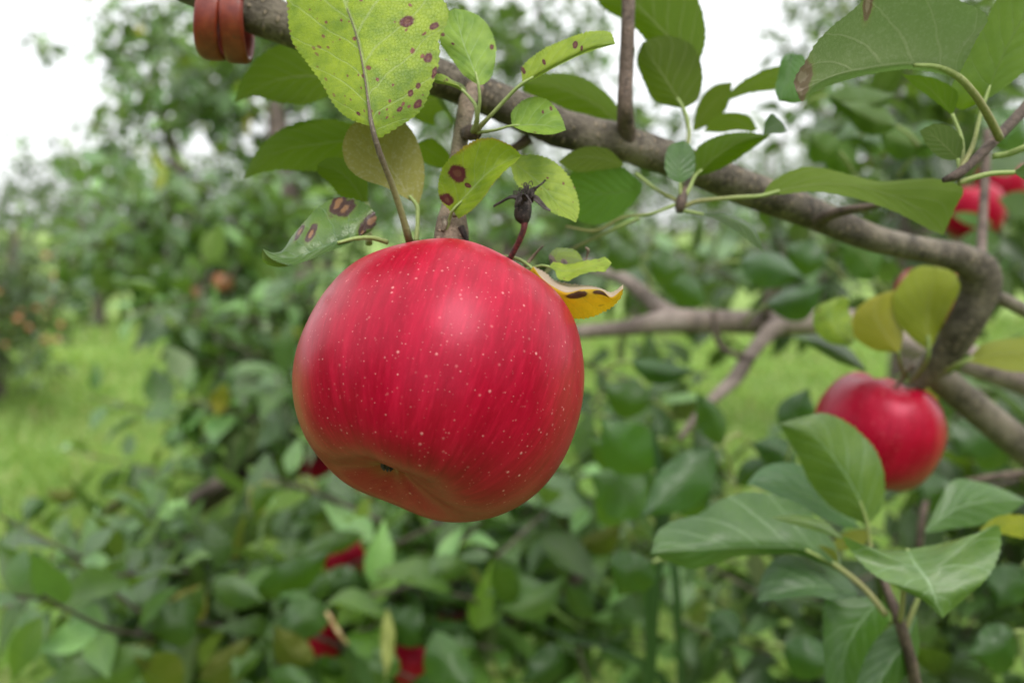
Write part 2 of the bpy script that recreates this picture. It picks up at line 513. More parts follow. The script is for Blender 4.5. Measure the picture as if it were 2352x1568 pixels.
# ------------------------------------------------------------------ leaves
def hleaf(tree, mid, L, Rr, d0, d1, mat, eL=0.0, eR=0.0, bow=0.0, under=False, rows=72, half=5, teeth=22, amp=2.2,
          pet=None, pet_mat=None, color=None, label=None, wave=0.0):
    """a leaf from its midrib and its two edges (photo pixels), each given its own distance; eL / eR push the edges away"""
    n = rows + 1
    t = np.linspace(0, 1, n)
    M, A, B = cr(mid, n), cr(L, n), cr(Rr, n)
    sh = np.sin(np.pi * np.clip(t, 0, 1)) ** 0.6
    d = d0 + (d1 - d0) * t + bow * 4 * t * (1 - t)
    A[0] = B[0] = M[0]; A[-1] = B[-1] = M[-1]
    cols, ds, us = [], [], []
    saw = (t * teeth) % 1.0
    g = np.random.default_rng(int(abs(M[0, 0] * 7 + M[0, 1] * 3)))
    jit = np.repeat(g.uniform(0.6, 1.3, int(teeth) + 2), 1)[np.minimum((t * teeth).astype(int), int(teeth) + 1)]
    for s in np.linspace(-1, 1, 2 * half + 1):
        E = A if s < 0 else B
        e = eL if s < 0 else eR
        a = abs(s)
        q = M + (E - M) * a
        if a > 0.99:
            o = E - M
            ln = np.linalg.norm(o, axis=1)[:, None] + 1e-6
            q = q + o / ln * (amp * jit * (saw - 0.35) * np.minimum(1, ln[:, 0] / 14))[:, None]
        cols.append(q)
        ds.append(d + e * sh * a ** 1.4 + wave * a * sh * np.sin(t * 15 + (1.3 if s < 0 else 0)))
        us.append(np.stack([np.full(n, 0.5 + 0.5 * s), t], 1))
    k = len(cols)
    X = np.stack(cols, 1); D = np.stack(ds, 1); U = np.stack(us, 1)
    V = PA(X[..., 0], X[..., 1], D).reshape(-1, 3)
    idx = np.arange(n * k).reshape(n, k)
    F = np.stack([idx[:-1, :-1], idx[:-1, 1:], idx[1:, 1:], idx[1:, :-1]], -1).reshape(-1, 4)
    nn = np.cross(V[F[:, 1]] - V[F[:, 0]], V[F[:, 3]] - V[F[:, 0]])
    facing = (nn * (CAM - V[F[:, 0]])).sum()
    if (facing < 0) != under:
        F = F[:, ::-1]
    o = mesh_obj('leaf', V, F, mat, tree, uv=U.reshape(-1, 2))
    o.color = tuple(color) + (1,) if color is not None else (1, 1, 1, 1)
    if label: o['label'] = label
    if pet is not None:
        v, f, u = px_tube(pet, n=18, k=8, rough=0.04, seed=int(mid[0][0]))
        mesh_obj('petiole', v, f, pet_mat or PET, o, uv=u)
    return o


def sleaf(tree, b, tip, w, d0, d1, mat=None, wl=1.0, wr=1.0, bend=0.0, eL=0.0, eR=0.0, under=False, color=None, pet=None,
          rows=28, teeth=14, amp=1.6, shape=0.45, pet_mat=None, label=None, bow=0.0, wave=0.0):
    """plain leaf: base and tip in photo pixels, full width w px; wl / wr foreshorten each half"""
    b, tip = np.array(b, float), np.array(tip, float)
    ax = tip - b
    ln = np.linalg.norm(ax)
    ax /= ln
    pe = np.array([ax[1], -ax[0]])
    t = np.linspace(0, 1, 13)
    mid = b + ax * ln * t[:, None] + pe * (bend * 4 * t * (1 - t))[:, None]
    pk = math.log(0.5) / math.log(shape)
    ex = np.where(t < shape, 0.8, 1.25)
    wd = np.sin(np.pi * t ** pk) ** ex * w * 0.55
    L = mid - pe * (wd * wl)[:, None]
    Rr = mid + pe * (wd * wr)[:, None]
    return hleaf(tree, mid, L, Rr, d0, d1, mat or LEAF, eL, eR, bow, under, rows, 4, teeth, amp, pet, pet_mat, color, label, wave)


TT = np.linspace(0, 1, 7)
SS = np.linspace(-1, 1, 5)


def mass_leaf_verts(base, axis, nrm, length, width, curl, fold, g):
    """many leaves at once: arrays of base points, axes, normals -> (m, 35, 3) vertices"""
    m = len(base)
    side = np.cross(axis, nrm)
    w = np.array([0.05, 0.35, 0.5, 0.485, 0.36, 0.18, 0.01])
    w[0] = 0.04; w[-1] = 0.02
    wav = g.normal(0, 0.05, (m, 7, 1))
    y = TT[None, :, None] * length[:, None, None]
    th = curl[:, None, None] * TT[None, :, None]
    yy = y * np.sinc(th / np.pi)
    zz = -y * th * 0.5
    x = SS[None, None, :] * (w[None, :, None] * width[:, None, None])
    z = zz + np.abs(x) * fold[:, None, None] + wav * np.abs(x) * 2 + np.sign(x) * wav * width[:, None, None] * 0.25
    xx = x * np.cos(np.arctan(np.abs(fold)))[:, None, None]
    V = (base[:, None, None, :] + xx[..., None] * side[:, None, None, :] + (yy + 0 * x)[..., None] * axis[:, None, None, :]
         + z[..., None] * nrm[:, None, None, :])
    return V.reshape(m, 35, 3)


_i = np.arange(35).reshape(7, 5)
LF = np.stack([_i[:-1, :-1], _i[:-1, 1:], _i[1:, 1:], _i[1:, :-1]], -1).reshape(-1, 4)
LUV = np.stack([np.tile(0.5 + 0.5 * SS, 7), np.repeat(TT, 5)], 1)
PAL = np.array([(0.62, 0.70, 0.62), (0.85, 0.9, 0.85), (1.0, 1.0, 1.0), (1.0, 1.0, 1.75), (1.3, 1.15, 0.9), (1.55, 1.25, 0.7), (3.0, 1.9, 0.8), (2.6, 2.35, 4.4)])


def unit(a):
    return a / (np.linalg.norm(a, axis=-1, keepdims=True) + 1e-12)


def shoots(blobs, seed, pal_p=(0.22, 0.21, 0.13, 0.22, 0.045, 0.015, 0.003, 0.157), gain=1.0):
    """leafy shoots filling ellipsoids (photo x, y, depth, rx px, ry px, rd m, leaves, leaf length m, upward bias)"""
    g = np.random.default_rng(seed)
    base, axis, nrm, ln, wd, curl, fold, tint, tw = [], [], [], [], [], [], [], [], []
    for (x, y, d, rx, ry, rd, cnt, ll, upb) in blobs:
        made = 0
        while made < cnt:
            q = g.normal(0, 1, 3); q = q / np.linalg.norm(q) * g.uniform(0, 1) ** 0.42
            dd = max(0.31, d + q[2] * rd)
            s0 = P(x + q[0] * rx, y + q[1] * ry, dd)
            dr = g.normal(0, 1, 3) * [1, 1, 0.7] + [0, 0, upb]
            dr /= np.linalg.norm(dr)
            L = ll * g.uniform(1.0, 2.7)
            nl = int(g.integers(6, 14))
            bend = g.normal(0, 0.25, 3)
            tshade = g.uniform(0.75, 1.2)
            pts = []
            a0 = g.uniform(0, 6.28)
            for j in range(nl):
                f = (j + 0.6) / nl
                p = s0 + dr * L * f + bend * L * f * f * 0.5
                pts.append(p)
                az = a0 + j * 2.4
                e1 = unit(np.cross(dr, [0.2, 0.3, 0.9])); e2 = np.cross(dr, e1)
                out = math.cos(az) * e1 + math.sin(az) * e2
                ax = unit(out + dr * g.uniform(0.1, 0.9) + np.array([0, 0, g.uniform(-0.55, 0.15)]))
                up = np.array([0, 0, 1.0]) + dr * 0.4 + g.normal(0, 0.38, 3)
                n_ = unit(up - ax * np.dot(up, ax))
                sz = ll * g.uniform(0.6, 1.15) * (1.0 if f < 0.8 else 0.7)
                base.append(p + ax * sz * 0.22); axis.append(ax); nrm.append(n_)
                ln.append(sz); wd.append(sz * g.uniform(0.45, 0.62))
                curl.append(g.uniform(-0.1, 0.9)); fold.append(g.uniform(0.05, 0.6))
                tint.append(PAL[g.choice(8, p=pal_p)] * tshade * g.uniform(0.85, 1.15))
                made += 1
            tw.append((s0, s0 + dr * L * 0.5 + bend * L * 0.125, s0 + dr * L + bend * L * 0.5, 0.0016 + 0.012 * ll))
    return dict(base=np.array(base), axis=np.array(axis), nrm=np.array(nrm), ln=np.array(ln), wd=np.array(wd), curl=np.array(curl),
                fold=np.array(fold), tint=np.array(tint) * gain, tw=tw, g=g)


GAPS = [(750, 1470, 26, .95), (946, 1510, 24, .95), (772, 1280, 24, .96), (1028, 1424, 14, 1.0), (722, 1072, 12, 1.6), (512, 648, 13, 1.8), (452, 672, 8, 1.8)]


def plant_foliage(tree, S, single=0, mat=None, twig_mat=None, name='foliage'):
    """leaves that show largest become parts of their own, the rest one part of kind stuff"""
    V = mass_leaf_verts(S['base'], S['axis'], S['nrm'], S['ln'], S['wd'], S['curl'], S['fold'], S['g'])
    m = len(V)
    c = V.mean(1) - CAM
    dep = c @ FWD
    px = c @ RGT / dep * FPX; py = c @ UPV / dep * FPX
    keep = ~((dep < 0.62) & (np.abs(px) < W / 2 + 160) & (np.abs(py) < H / 2 + 160))    # nothing loose hangs close in front
    for (cx_, cy_, cr_, cd_) in GAPS:          # openings in the leaves through which fruit is seen
        keep &= ~((np.hypot(px + W / 2 - cx_, H / 2 - py - cy_) < cr_ + 0.35 * S['ln'] / np.maximum(dep, .1) * FPX) & (dep < cd_) & (dep > 0.6))
    vis = (np.abs(px) < W / 2 + 20) & (np.abs(py) < H / 2 + 20) & (dep > 0)
    score = np.where(vis, S['ln'] / dep, 0)
    order = np.argsort(-score)
    order = order[keep[order]]
    solo = order[:single]
    rest = order[single:]
    for i in solo:
        o = mesh_obj('leaf', V[i], LF, LEAF, tree, uv=LUV)
        o.color = tuple(np.clip(S['tint'][i], 0, 5)) + (1,)
    if len(rest):
        Vr = V[rest].reshape(-1, 3)
        F = (LF[None] + (np.arange(len(rest)) * 35)[:, None, None]).reshape(-1, 4)
        f = mesh_obj(name, Vr, F, mat or MASS, tree, uv=np.tile(LUV, (len(rest), 1)), tint=np.repeat(S['tint'][rest], 35, 0))
        f['kind'] = 'stuff'
    tv, tf, off = [], [], 0
    for (a, b, e, r) in S['tw']:
        ends = np.array([a, b, e]) - CAM
        ed = ends @ FWD
        if ((ed < 0.62) & (np.abs(ends @ RGT) < 0.72 * np.abs(ed)) & (np.abs(ends @ UPV) < 0.5 * np.abs(ed)) & (ed > 0)).any():
            continue
        v, ff, _ = tube([tuple(a) + (r,), tuple(b) + (r * 0.75,), tuple(e) + (r * 0.45,)], n=5, k=4, cap=False)
        tv.append(v); tf.append(np.array(ff) + off); off += len(v)
    if tv:
        t = mesh_obj('shoots', np.concatenate(tv), np.concatenate(tf), twig_mat or BARK_FAR, tree)
        t['kind'] = 'stuff'


# ------------------------------------------------------------------ materials
LEAF = leaf_mat('leaf green')
MASS = leaf_mat('leaf green mass', use_tint=True, tcol=(0.13, 0.235, 0.025), trans=0.27, rough=0.25, spec=0.6)
PET = stalk_mat('petiole green', (0.2, 0.26, 0.08), (0.17, 0.17, 0.06))
PET_BROWN = stalk_mat('petiole brown', (0.1, 0.075, 0.05), (0.2, 0.2, 0.1), fuzz=0.35)
PET_LONG = stalk_mat('petiole brown to green', (0.085, 0.065, 0.045), (0.17, 0.17, 0.07), fuzz=0.3, run=(0.052, 0.07))
BARK = bark_mat('apple bark')
BARK_FAR = bark_mat('apple bark weathered', dark=(0.04, 0.03, 0.024), lite=(0.12, 0.095, 0.078), scale=0.5)
TWIG = bark_mat('twig bark', dark=(0.035, 0.025, 0.02), lite=(0.115, 0.083, 0.065), scale=1.6)
SPUR = bark_mat('spur bark', dark=(0.07, 0.05, 0.035), lite=(0.24, 0.18, 0.13), scale=2.0, green=0.4)


def apple_mat(name, dots=True, blush=1.0):
    g = G(name)
    o = g.n('ShaderNodeTexCoord').outputs['Object']
    sp = g.n('ShaderNodeSeparateXYZ'); g.put(sp.inputs[0], o)
    x, y, z = sp.outputs
    rr0 = g.math('SQRT', g.math('ADD', g.math('MULTIPLY', x, x), g.math('MULTIPLY', y, y)))
    xo = g.math('ADD', x, g.math('MULTIPLY', g.step(z, 0.0, -0.022), 0.0083)) if dots else x      # the eye sits a little off the axis
    rr = g.math('SQRT', g.math('ADD', g.math('MULTIPLY', xo, xo), g.math('MULTIPLY', y, y)))
    ri = g.math('ADD', rr0, 0.004)
    cx, cy = g.math('DIVIDE', x, ri), g.math('DIVIDE', y, ri)
    wob = g.math('MULTIPLY', g.math('SUBTRACT', g.noise(o, 45.0, 3.0), 0.5), 0.03)
    cxw = g.math('ADD', cx, wob)
    st1 = g.noise(g.vec(cxw, cy, g.math('MULTIPLY', z, 4.0)), 7.0, 5.0, 0.62)
    st2 = g.noise(g.vec(cxw, cy, g.math('MULTIPLY', z, 4.0)), 24.0, 4.0, 0.6)
    st3 = g.noise(g.vec(cx, cy, g.math('MULTIPLY', z, 4.5)), 60.0, 3.0, 0.6)
    pat = g.noise(o, 34.0, 4.0)
    s = g.math('ADD', g.math('MULTIPLY', st1, 0.4), g.math('ADD', g.math('MULTIPLY', st2, 0.32), g.math('ADD', g.math('MULTIPLY', st3, 0.12), g.math('MULTIPLY', pat, 0.16))))
    f = g.step(s, 0.33, 0.64)
    c = g.mix(f, (0.18, 0.0008, 0.0085), (0.285, 0.0018, 0.018))
    c = g.mix(g.math('MULTIPLY', g.step(st2, 0.52, 0.72), 0.16), c, (0.42, 0.011, 0.038))
    c = g.mix(g.math('MULTIPLY', g.step(st3, 0.55, 0.75), 0.12), c, (0.5, 0.035, 0.06))
    # towards the eye basin the red thins out over a dull yellow ground
    lowm = g.math('MULTIPLY', g.step(z, -0.016, -0.033), g.step(rr, 0.019, 0.005))
    basin = g.math('MULTIPLY', lowm, g.step(g.math('ADD', st2, g.math('MULTIPLY', st1, 0.6)), 0.55, 0.98))
    c = g.mix(g.math('MULTIPLY', basin, 0.28), c, (0.13, 0.06, 0.012))
    eye = g.math('MULTIPLY', g.step(rr, 0.0085, 0.002), g.step(z, 0.0, -0.01))
    c = g.mix(g.math('MULTIPLY', eye, 0.5), c, (0.13, 0.09, 0.02))
    stem = g.math('MULTIPLY', g.step(rr, 0.012, 0.003), g.step(z, 0.0, 0.01))
    c = g.mix(g.math('MULTIPLY', stem, 0.8), c, (0.3, 0.24, 0.06))
    dm = None
    if dots:
        for sc_, sz, keep in ((330.0, 0.16, 0.5), (480.0, 0.15, 0.6), (800.0, 0.16, 0.5)):
            vn = g.voro(o, sc_)
            sc2 = g.n('ShaderNodeSeparateColor'); g.put(sc2.inputs[0], vn.outputs['Color'])
            k = g.math('MULTIPLY', g.step(vn.outputs['Distance'], sz * 1.15, sz * 0.3), g.math('LESS_THAN', sc2.outputs[0], keep))
            k = g.math('MULTIPLY', k, g.math('MULTIPLY_ADD', g.math('MULTIPLY', sc2.outputs[1], sc2.outputs[1]), 0.75, 0.25))
            dm = k if dm is None else g.math('MAXIMUM', dm, k)
        c = g.mix(g.math('MULTIPLY', dm, 0.5), c, (0.7, 0.34, 0.32))
    scuff = g.math('MULTIPLY', g.step(g.noise(o, 120.0, 7.0, 0.78, 0.4), 0.62, 0.70), g.step(g.noise(o, 22.0, 3.0), 0.5, 0.6))
    c = g.mix(g.math('MULTIPLY', scuff, 0.3), c, (0.62, 0.2, 0.2))
    bl = g.noise(o, 60.0, 4.0, 0.6)
    rough = g.math('MULTIPLY_ADD', bl, 0.16, 0.26)
    h = g.math('MULTIPLY', g.noise(o, 240.0, 3.0), 0.4)
    if dm is not None:
        h = g.math('ADD', h, g.math('MULTIPLY', dm, 0.5))
    nr = g.bump(h, 0.25, 0.0005)
    return g.done(g.bsdf(c, rough, nr, 0.36, Specular_Tint=(1.0, 0.36, 0.5, 1.0), Subsurface_Weight=0.05, Subsurface_Radius=(0.01, 0.002, 0.002), Subsurface_Scale=0.3))


APPLE = apple_mat('apple skin red')
APPLE_FAR = apple_mat('apple skin red plain', dots=False)
UNRIPE = G('apple skin orange'); UNRIPE = UNRIPE.done(UNRIPE.bsdf(UNRIPE.mix(UNRIPE.step(UNRIPE.noise(UNRIPE.n('ShaderNodeTexCoord').outputs['Object'], 30.0), .4, .6), (0.36, 0.075, 0.04), (0.36, 0.18, 0.08)), 0.4))
DARKDRY = bark_mat('dried sepal', dark=(0.01, 0.008, 0.008), lite=(0.07, 0.055, 0.05), scale=4.0)
PROFILE = [(0.0, 0.36), (0.05, 0.40), (0.12, 0.50), (0.22, 0.63), (0.36, 0.725), (0.52, 0.765), (0.70, 0.715), (0.855, 0.555), (0.955, 0.32), (1.0, 0.05),
           (0.995, -0.2), (0.95, -0.42), (0.87, -0.61), (0.76, -0.765), (0.64, -0.87), (0.52, -0.92), (0.42, -0.925), (0.32, -0.90), (0.22, -0.862), (0.13, -0.82), (0.06, -0.785), (0.0, -0.775)]


def apple(loc, radius, axis_cam, label, group='red apples hanging on the trees', seed=0, hi=False, mat=None, stem_to=None, spin=0.0, profile=None, lobes=0.02, zs=1.0, slant=0.0, shift=0.0):
    """axis_cam: where the stalk end points, as (right, up, towards the viewer)"""
    a = unit(axis_cam[0] * RGT + axis_cam[1] * UPV - axis_cam[2] * FWD)
    nr, ns = (150, 200) if hi else (36, 40)
    p = np.array(profile or PROFILE)
    c = cr(p, nr)
    g = np.random.default_rng(seed)
    th = np.linspace(0, 2 * np.pi, ns, endpoint=False)
    r, z = c[:, 0][:, None], c[:, 1][:, None]
    ph = g.uniform(0, 6.28, 5)
    low = np.clip(-z / 0.9, 0, 1); top = np.clip((z - 0.3) / 0.5, 0, 1)
    f = 1 + lobes * low * np.cos(5 * th + ph[0]) + lobes * 0.9 * top * np.cos(5 * th + ph[1]) + 0.012 * np.cos(2 * th + ph[2]) + 0.01 * np.cos(3 * th + ph[3])
    rad = np.maximum(r, 0) * f
    zz = z * (1 + lobes * low * np.cos(5 * th + ph[0]) + lobes * 2.6 * top * np.cos(5 * th + ph[1])) + 0.02 * r * np.cos(th + ph[4]) * (1 + 0 * th)
    zz = zz - slant * low * r * np.cos(th) * (1 + 0.5 * low)
    V = np.stack([rad * np.cos(th) - shift * low * np.clip(1.1 - r, 0, 1), rad * np.sin(th), zz * zs + 0 * th], -1) * radius
    idx = np.arange(nr * ns).reshape(nr, ns)
    nx = np.roll(idx, -1, axis=1)
    F = np.stack([idx[:-1], idx[1:], nx[1:], nx[:-1]], -1).reshape(-1, 4)
    me_name = 'apple'
    o = mesh_obj(me_name, V.reshape(-1, 3), F, mat or (APPLE if hi else APPLE_FAR))
    xa = unit(RGT - a * np.dot(a, RGT))
    ya = np.cross(a, xa)
    o.rotation_mode = 'QUATERNION'
    o.rotation_quaternion = Matrix(np.stack([xa, ya, a], 1).tolist()).to_quaternion()
    o.location = Vector(loc)
    set_tag(o, label, 'apple', group)
    # parts are modelled in the apple's own frame
    pz = p[0][1] * radius
    tip = Vector((radius * 0.06, radius * 0.05, radius * 0.95))
    if stem_to is not None:
        tip = o.rotation_quaternion.inverted() @ (Vector(stem_to) - Vector(loc))
    v, ff, u = tube([(0, 0, pz - radius * 0.03, radius * 0.045), (radius * 0.02, 0, radius * 0.62, radius * 0.035), (tip.x, tip.y, tip.z, radius * 0.05)], n=12, k=8, rough=0.06, seed=seed)
    st = mesh_obj('stem', v, ff, SPUR, uv=u); st.parent = o
    parts = []
    for k in range(5):
        an = k * 1.2566 + 0.3
        ca, sa = math.cos(an), math.sin(an)
        b = p[-1][1] * radius
        q3 = [(ca * radius * 0.015, sa * radius * 0.015, b + radius * 0.01, radius * 0.018), (ca * radius * 0.035, sa * radius * 0.035, b - radius * 0.02, radius * 0.014),
              (ca * radius * 0.02 + 0.01 * radius, sa * radius * 0.02, b - radius * 0.05, radius * 0.005)]
        q3 = [(x_ - shift * 1.1 * radius, y_, z_ * zs, r_) for x_, y_, z_, r_ in q3]
        parts.append(tube(q3, n=6, k=5, seed=k))
    v, ff, u = join(parts)
    cx = mesh_obj('calyx', v, ff, DARKDRY, uv=u); cx.parent = o
    return o

# ------------------------------------------------------------------ the ground
gm = G('orchard lawn')
go = gm.n('ShaderNodeTexCoord').outputs['Object']
g1 = gm.noise(go, 1.1, 6.0, 0.6); g2 = gm.noise(go, 14.0, 6.0, 0.65)
gc = gm.mix(gm.step(g1, 0.35, 0.65), (0.11, 0.18, 0.045), (0.165, 0.235, 0.065))
gc = gm.mix(gm.math('MULTIPLY', gm.step(g2, 0.35, 0.7), 0.6), gc, (0.2, 0.27, 0.07))
gc = gm.mix(gm.math('MULTIPLY', gm.step(gm.noise(go, 3.0, 5.0), 0.6, 0.75), 0.5), gc, (0.27, 0.22, 0.11))
GROUND = gm.done(gm.bsdf(gc, 0.9, gm.bump(g2, 0.8, 0.03), 0.1))
nx_, ny_ = 60, 60
gx = np.sinh(np.linspace(-4.6, 4.6, nx_)) * 10; gy = np.sinh(np.linspace(-4.6, 4.6, ny_)) * 10
XX, YY = np.meshgrid(gx, gy)
gi = np.arange(nx_ * ny_).reshape(ny_, nx_)
ground = mesh_obj('ground', np.stack([XX, YY, 0 * XX], -1).reshape(-1, 3), np.stack([gi[:-1, :-1], gi[:-1, 1:], gi[1:, 1:], gi[1:, :-1]], -1).reshape(-1, 4), GROUND)
ground['kind'] = 'structure'

# mown grass over the part of the lawn that can be seen
gg = np.random.default_rng(5)
gr = G('grass blades')
tn = gr.n('ShaderNodeAttribute', attribute_name='tint').outputs['Color']
trn = gr.n('ShaderNodeBsdfTranslucent'); gr.put(trn.inputs['Color'], gr.mix(1.0, tn, (1.5, 1.5, 0.8), 'MULTIPLY'))
mx = gr.n('ShaderNodeMixShader'); mx.inputs[0].default_value = 0.35
gr.t.links.new(gr.bsdf(tn, 0.55, None, 0.3), mx.inputs[1]); gr.t.links.new(trn.outputs[0], mx.inputs[2])
GRASS = gr.done(mx.outputs[0])
NB = 90000
dd_ = 1.6 + 11.0 * gg.random(NB) ** 1.5
xx_ = gg.uniform(-0.75, 0.75, NB) * dd_
clump = np.sin(xx_ * 2.1 + dd_ * 1.3) * np.sin(dd_ * 2.7 - xx_ * 0.8)
hh = (0.05 + 0.05 * gg.random(NB)) * (1 + 0.5 * clump) * np.where(dd_ < 3.2, 1.5, 1.0)
wv = 0.0035 + 0.0012 * dd_
an = gg.uniform(0, 6.28, NB); ln_ = gg.uniform(0.2, 0.9, NB); la = gg.uniform(0, 6.28, NB)
b0 = np.stack([xx_, dd_, 0 * xx_], 1)
sd = np.stack([np.cos(an), np.sin(an), 0 * an], 1) * wv[:, None]
le = np.stack([np.cos(la) * ln_, np.sin(la) * ln_, np.ones(NB)], 1) * hh[:, None]
GV = np.stack([b0 - sd, b0 + sd, b0 + le * 0.6 + sd * 0.7, b0 + le * 0.6 - sd * 0.7, b0 + le * [1.3, 1.3, 1.0]], 1).reshape(-1, 3)
k5 = np.arange(NB) * 5
GF = [tuple(t) for t in np.concatenate([np.stack([k5, k5 + 1, k5 + 2, k5 + 3], 1)]).tolist()] + [tuple(t) for t in np.stack([k5 + 3, k5 + 2, k5 + 4], 1).tolist()]
gt = np.array([(0.13, 0.22, 0.04), (0.18, 0.27, 0.06), (0.22, 0.3, 0.08), (0.3, 0.28, 0.12)])[gg.choice(4, NB, p=[0.3, 0.38, 0.24, 0.08])]
gt = np.array([1.12, 1.15, 1.3]) * gt * (1 + 0.18 * clump)[:, None]
grass = mesh_obj('grass', GV, GF, GRASS, tint=np.repeat(gt, 5, 0))
set_tag(grass, 'short bright green grass covering the orchard floor', 'grass', kind='stuff')

# ------------------------------------------------------------------ the big apple
SPUR_END = P(1030, 556, 0.262)
hero = apple(P(1018, 862, 0.25), 0.0414, (0.20, 0.86, -0.47), 'big ripe red apple with pale specks hanging in the middle, its eye showing below',
             seed=3, hi=True, stem_to=SPUR_END, zs=0.925, slant=0.10, shift=0.19, lobes=0.010)

# ------------------------------------------------------------------ near apple tree: limb, spurs and leaves
near = thing('apple_tree', P(2700, 1500, 1.0) * [1, 1, 0], 'near apple tree with a thick bare grey-brown limb crossing above the big apple', 'apple tree')


def nb(pts, mat=BARK, name='branch', n=60, k=20, rough=0.05, seed=1, tree=None, lumps=0):
    v, f, u = px_tube(pts, n=n, k=k, rough=rough, seed=seed, lumps=lumps)
    return mesh_obj(name, v, f, mat, tree or near, uv=u)


# main limb and the fork it bends down into
nb([(150, -150, 0.30, 92), (420, -48, 0.30, 96), (600, 34, 0.302, 96), (800, 108, 0.306, 92), (1000, 176, 0.312, 84), (1100, 215, 0.316, 82), (1200, 258, 0.322, 84), (1300, 297, 0.328, 86),
    (1436, 330, 0.335, 84), (1500, 352, 0.34, 80), (1600, 388, 0.35, 78), (1700, 427, 0.36, 80), (1800, 464, 0.37, 76), (1868, 491, 0.38, 72), (1930, 518, 0.385, 70),
    (2000, 545, 0.39, 62), (2080, 565, 0.40, 58), (2160, 582, 0.41, 60), (2215, 596, 0.415, 66), (2248, 622, 0.42, 80), (2252, 665, 0.425, 86), (2228, 720, 0.43, 82), (2190, 785, 0.44, 76), (2150, 835, 0.45, 66), (2105, 880, 0.46, 44)],
   n=320, k=44, rough=0.045, lumps=110)
nb([(2110, 840, 0.47, 40), (2160, 872, 0.48, 62), (2225, 925, 0.49, 66), (2300, 985, 0.5, 70), (2400, 1060, 0.52, 76), (2560, 1190, 0.6, 86), (2700, 1560, 0.8, 110), (2720, 2600, 1.0, 150)], n=160, k=28, lumps=50)
nb([(2240, 660, 0.425, 40), (2290, 682, 0.43, 34), (2352, 712, 0.44, 30), (2440, 760, 0.46, 30)], n=24, k=12, seed=4)
nb([(1440, 325, 0.332, 46), (1437, 285, 0.325, 40), (1436, 255, 0.32, 35), (1438, 160, 0.32, 34), (1442, 60, 0.32, 32), (1446, -40, 0.322, 32), (1452, -160, 0.33, 30)], mat=TWIG, name='twig', n=140, k=20, rough=0.07, seed=5, lumps=60)
nb([(1880, 512, 0.37, 34), (1900, 496, 0.36, 28), (1950, 482, 0.35, 22), (1985, 477, 0.345, 19), (2024, 470, 0.34, 9)], mat=TWIG, name='twig', n=24, k=12, seed=6)
nb([(2254, 600, 0.43, 26), (2255, 560, 0.45, 22), (2259, 480, 0.47, 21), (2264, 380, 0.49, 20), (2268, 300, 0.5, 18)], mat=TWIG, name='twig', n=30, k=10, seed=7)
# dark shoot that carries the cluster at the upper right
nb([(2460, 130, 0.32, 28), (2352, 252, 0.3, 26), (2288, 318, 0.29, 25), (2230, 375, 0.283, 22), (2187, 407, 0.28, 20), (2166, 414, 0.28, 12)], mat=TWIG, name='twig', n=40, k=12, seed=8)
nb([(1090, 208, 0.306, 46), (1076, 228, 0.296, 40), (1067, 270, 0.284, 37), (1056, 330, 0.276, 36), (1046, 410, 0.272, 40), (1040, 470, 0.268, 48), (1037, 516, 0.263, 66), (1037, 545, 0.262, 76), (1037, 575, 0.262, 78), (1037, 605, 0.262, 70)], mat=SPUR, name='spur', n=120, k=28, rough=0.08, seed=9, lumps=50)
nb([(1066, 300, 0.28, 30), (1076, 306, 0.274, 30), (1088, 305, 0.268, 36), (1096, 303, 0.266, 26)], mat=TWIG, name='spur', n=14, k=14, rough=0.2, seed=10)
nb([(1215, 318, 0.33, 30), (1195, 332, 0.33, 24), (1165, 345, 0.335, 17), (1120, 350, 0.34, 14)], mat=TWIG, name='twig', n=16, k=10, seed=12)
nb([(1590, 388, 0.345, 26), (1580, 420, 0.325, 18), (1570, 448, 0.318, 20), (1562, 472, 0.315, 24), (1560, 488, 0.315, 14)], mat=TWIG, name='spur', n=20, k=12, rough=0.15, seed=13)
# ragged scale leaves at the spur end
nb([(1020, 500, 0.258, 13), (1022, 515, 0.2565, 13), (1016, 532, 0.2562, 9)], mat=PET_BROWN, name='bud_scale', n=10, k=8, seed=14)
nb([(1058, 520, 0.258, 16), (1066, 538, 0.258, 14), (1074, 553, 0.258, 7)], mat=DARKDRY, name='bud_scale', n=10, k=8, seed=15)
nb([(1040, 496, 0.258, 9), (1062, 490, 0.257, 6), (1068, 482, 0.257, 4)], mat=SPUR, name='bud_scale', n=8, k=6, seed=16)

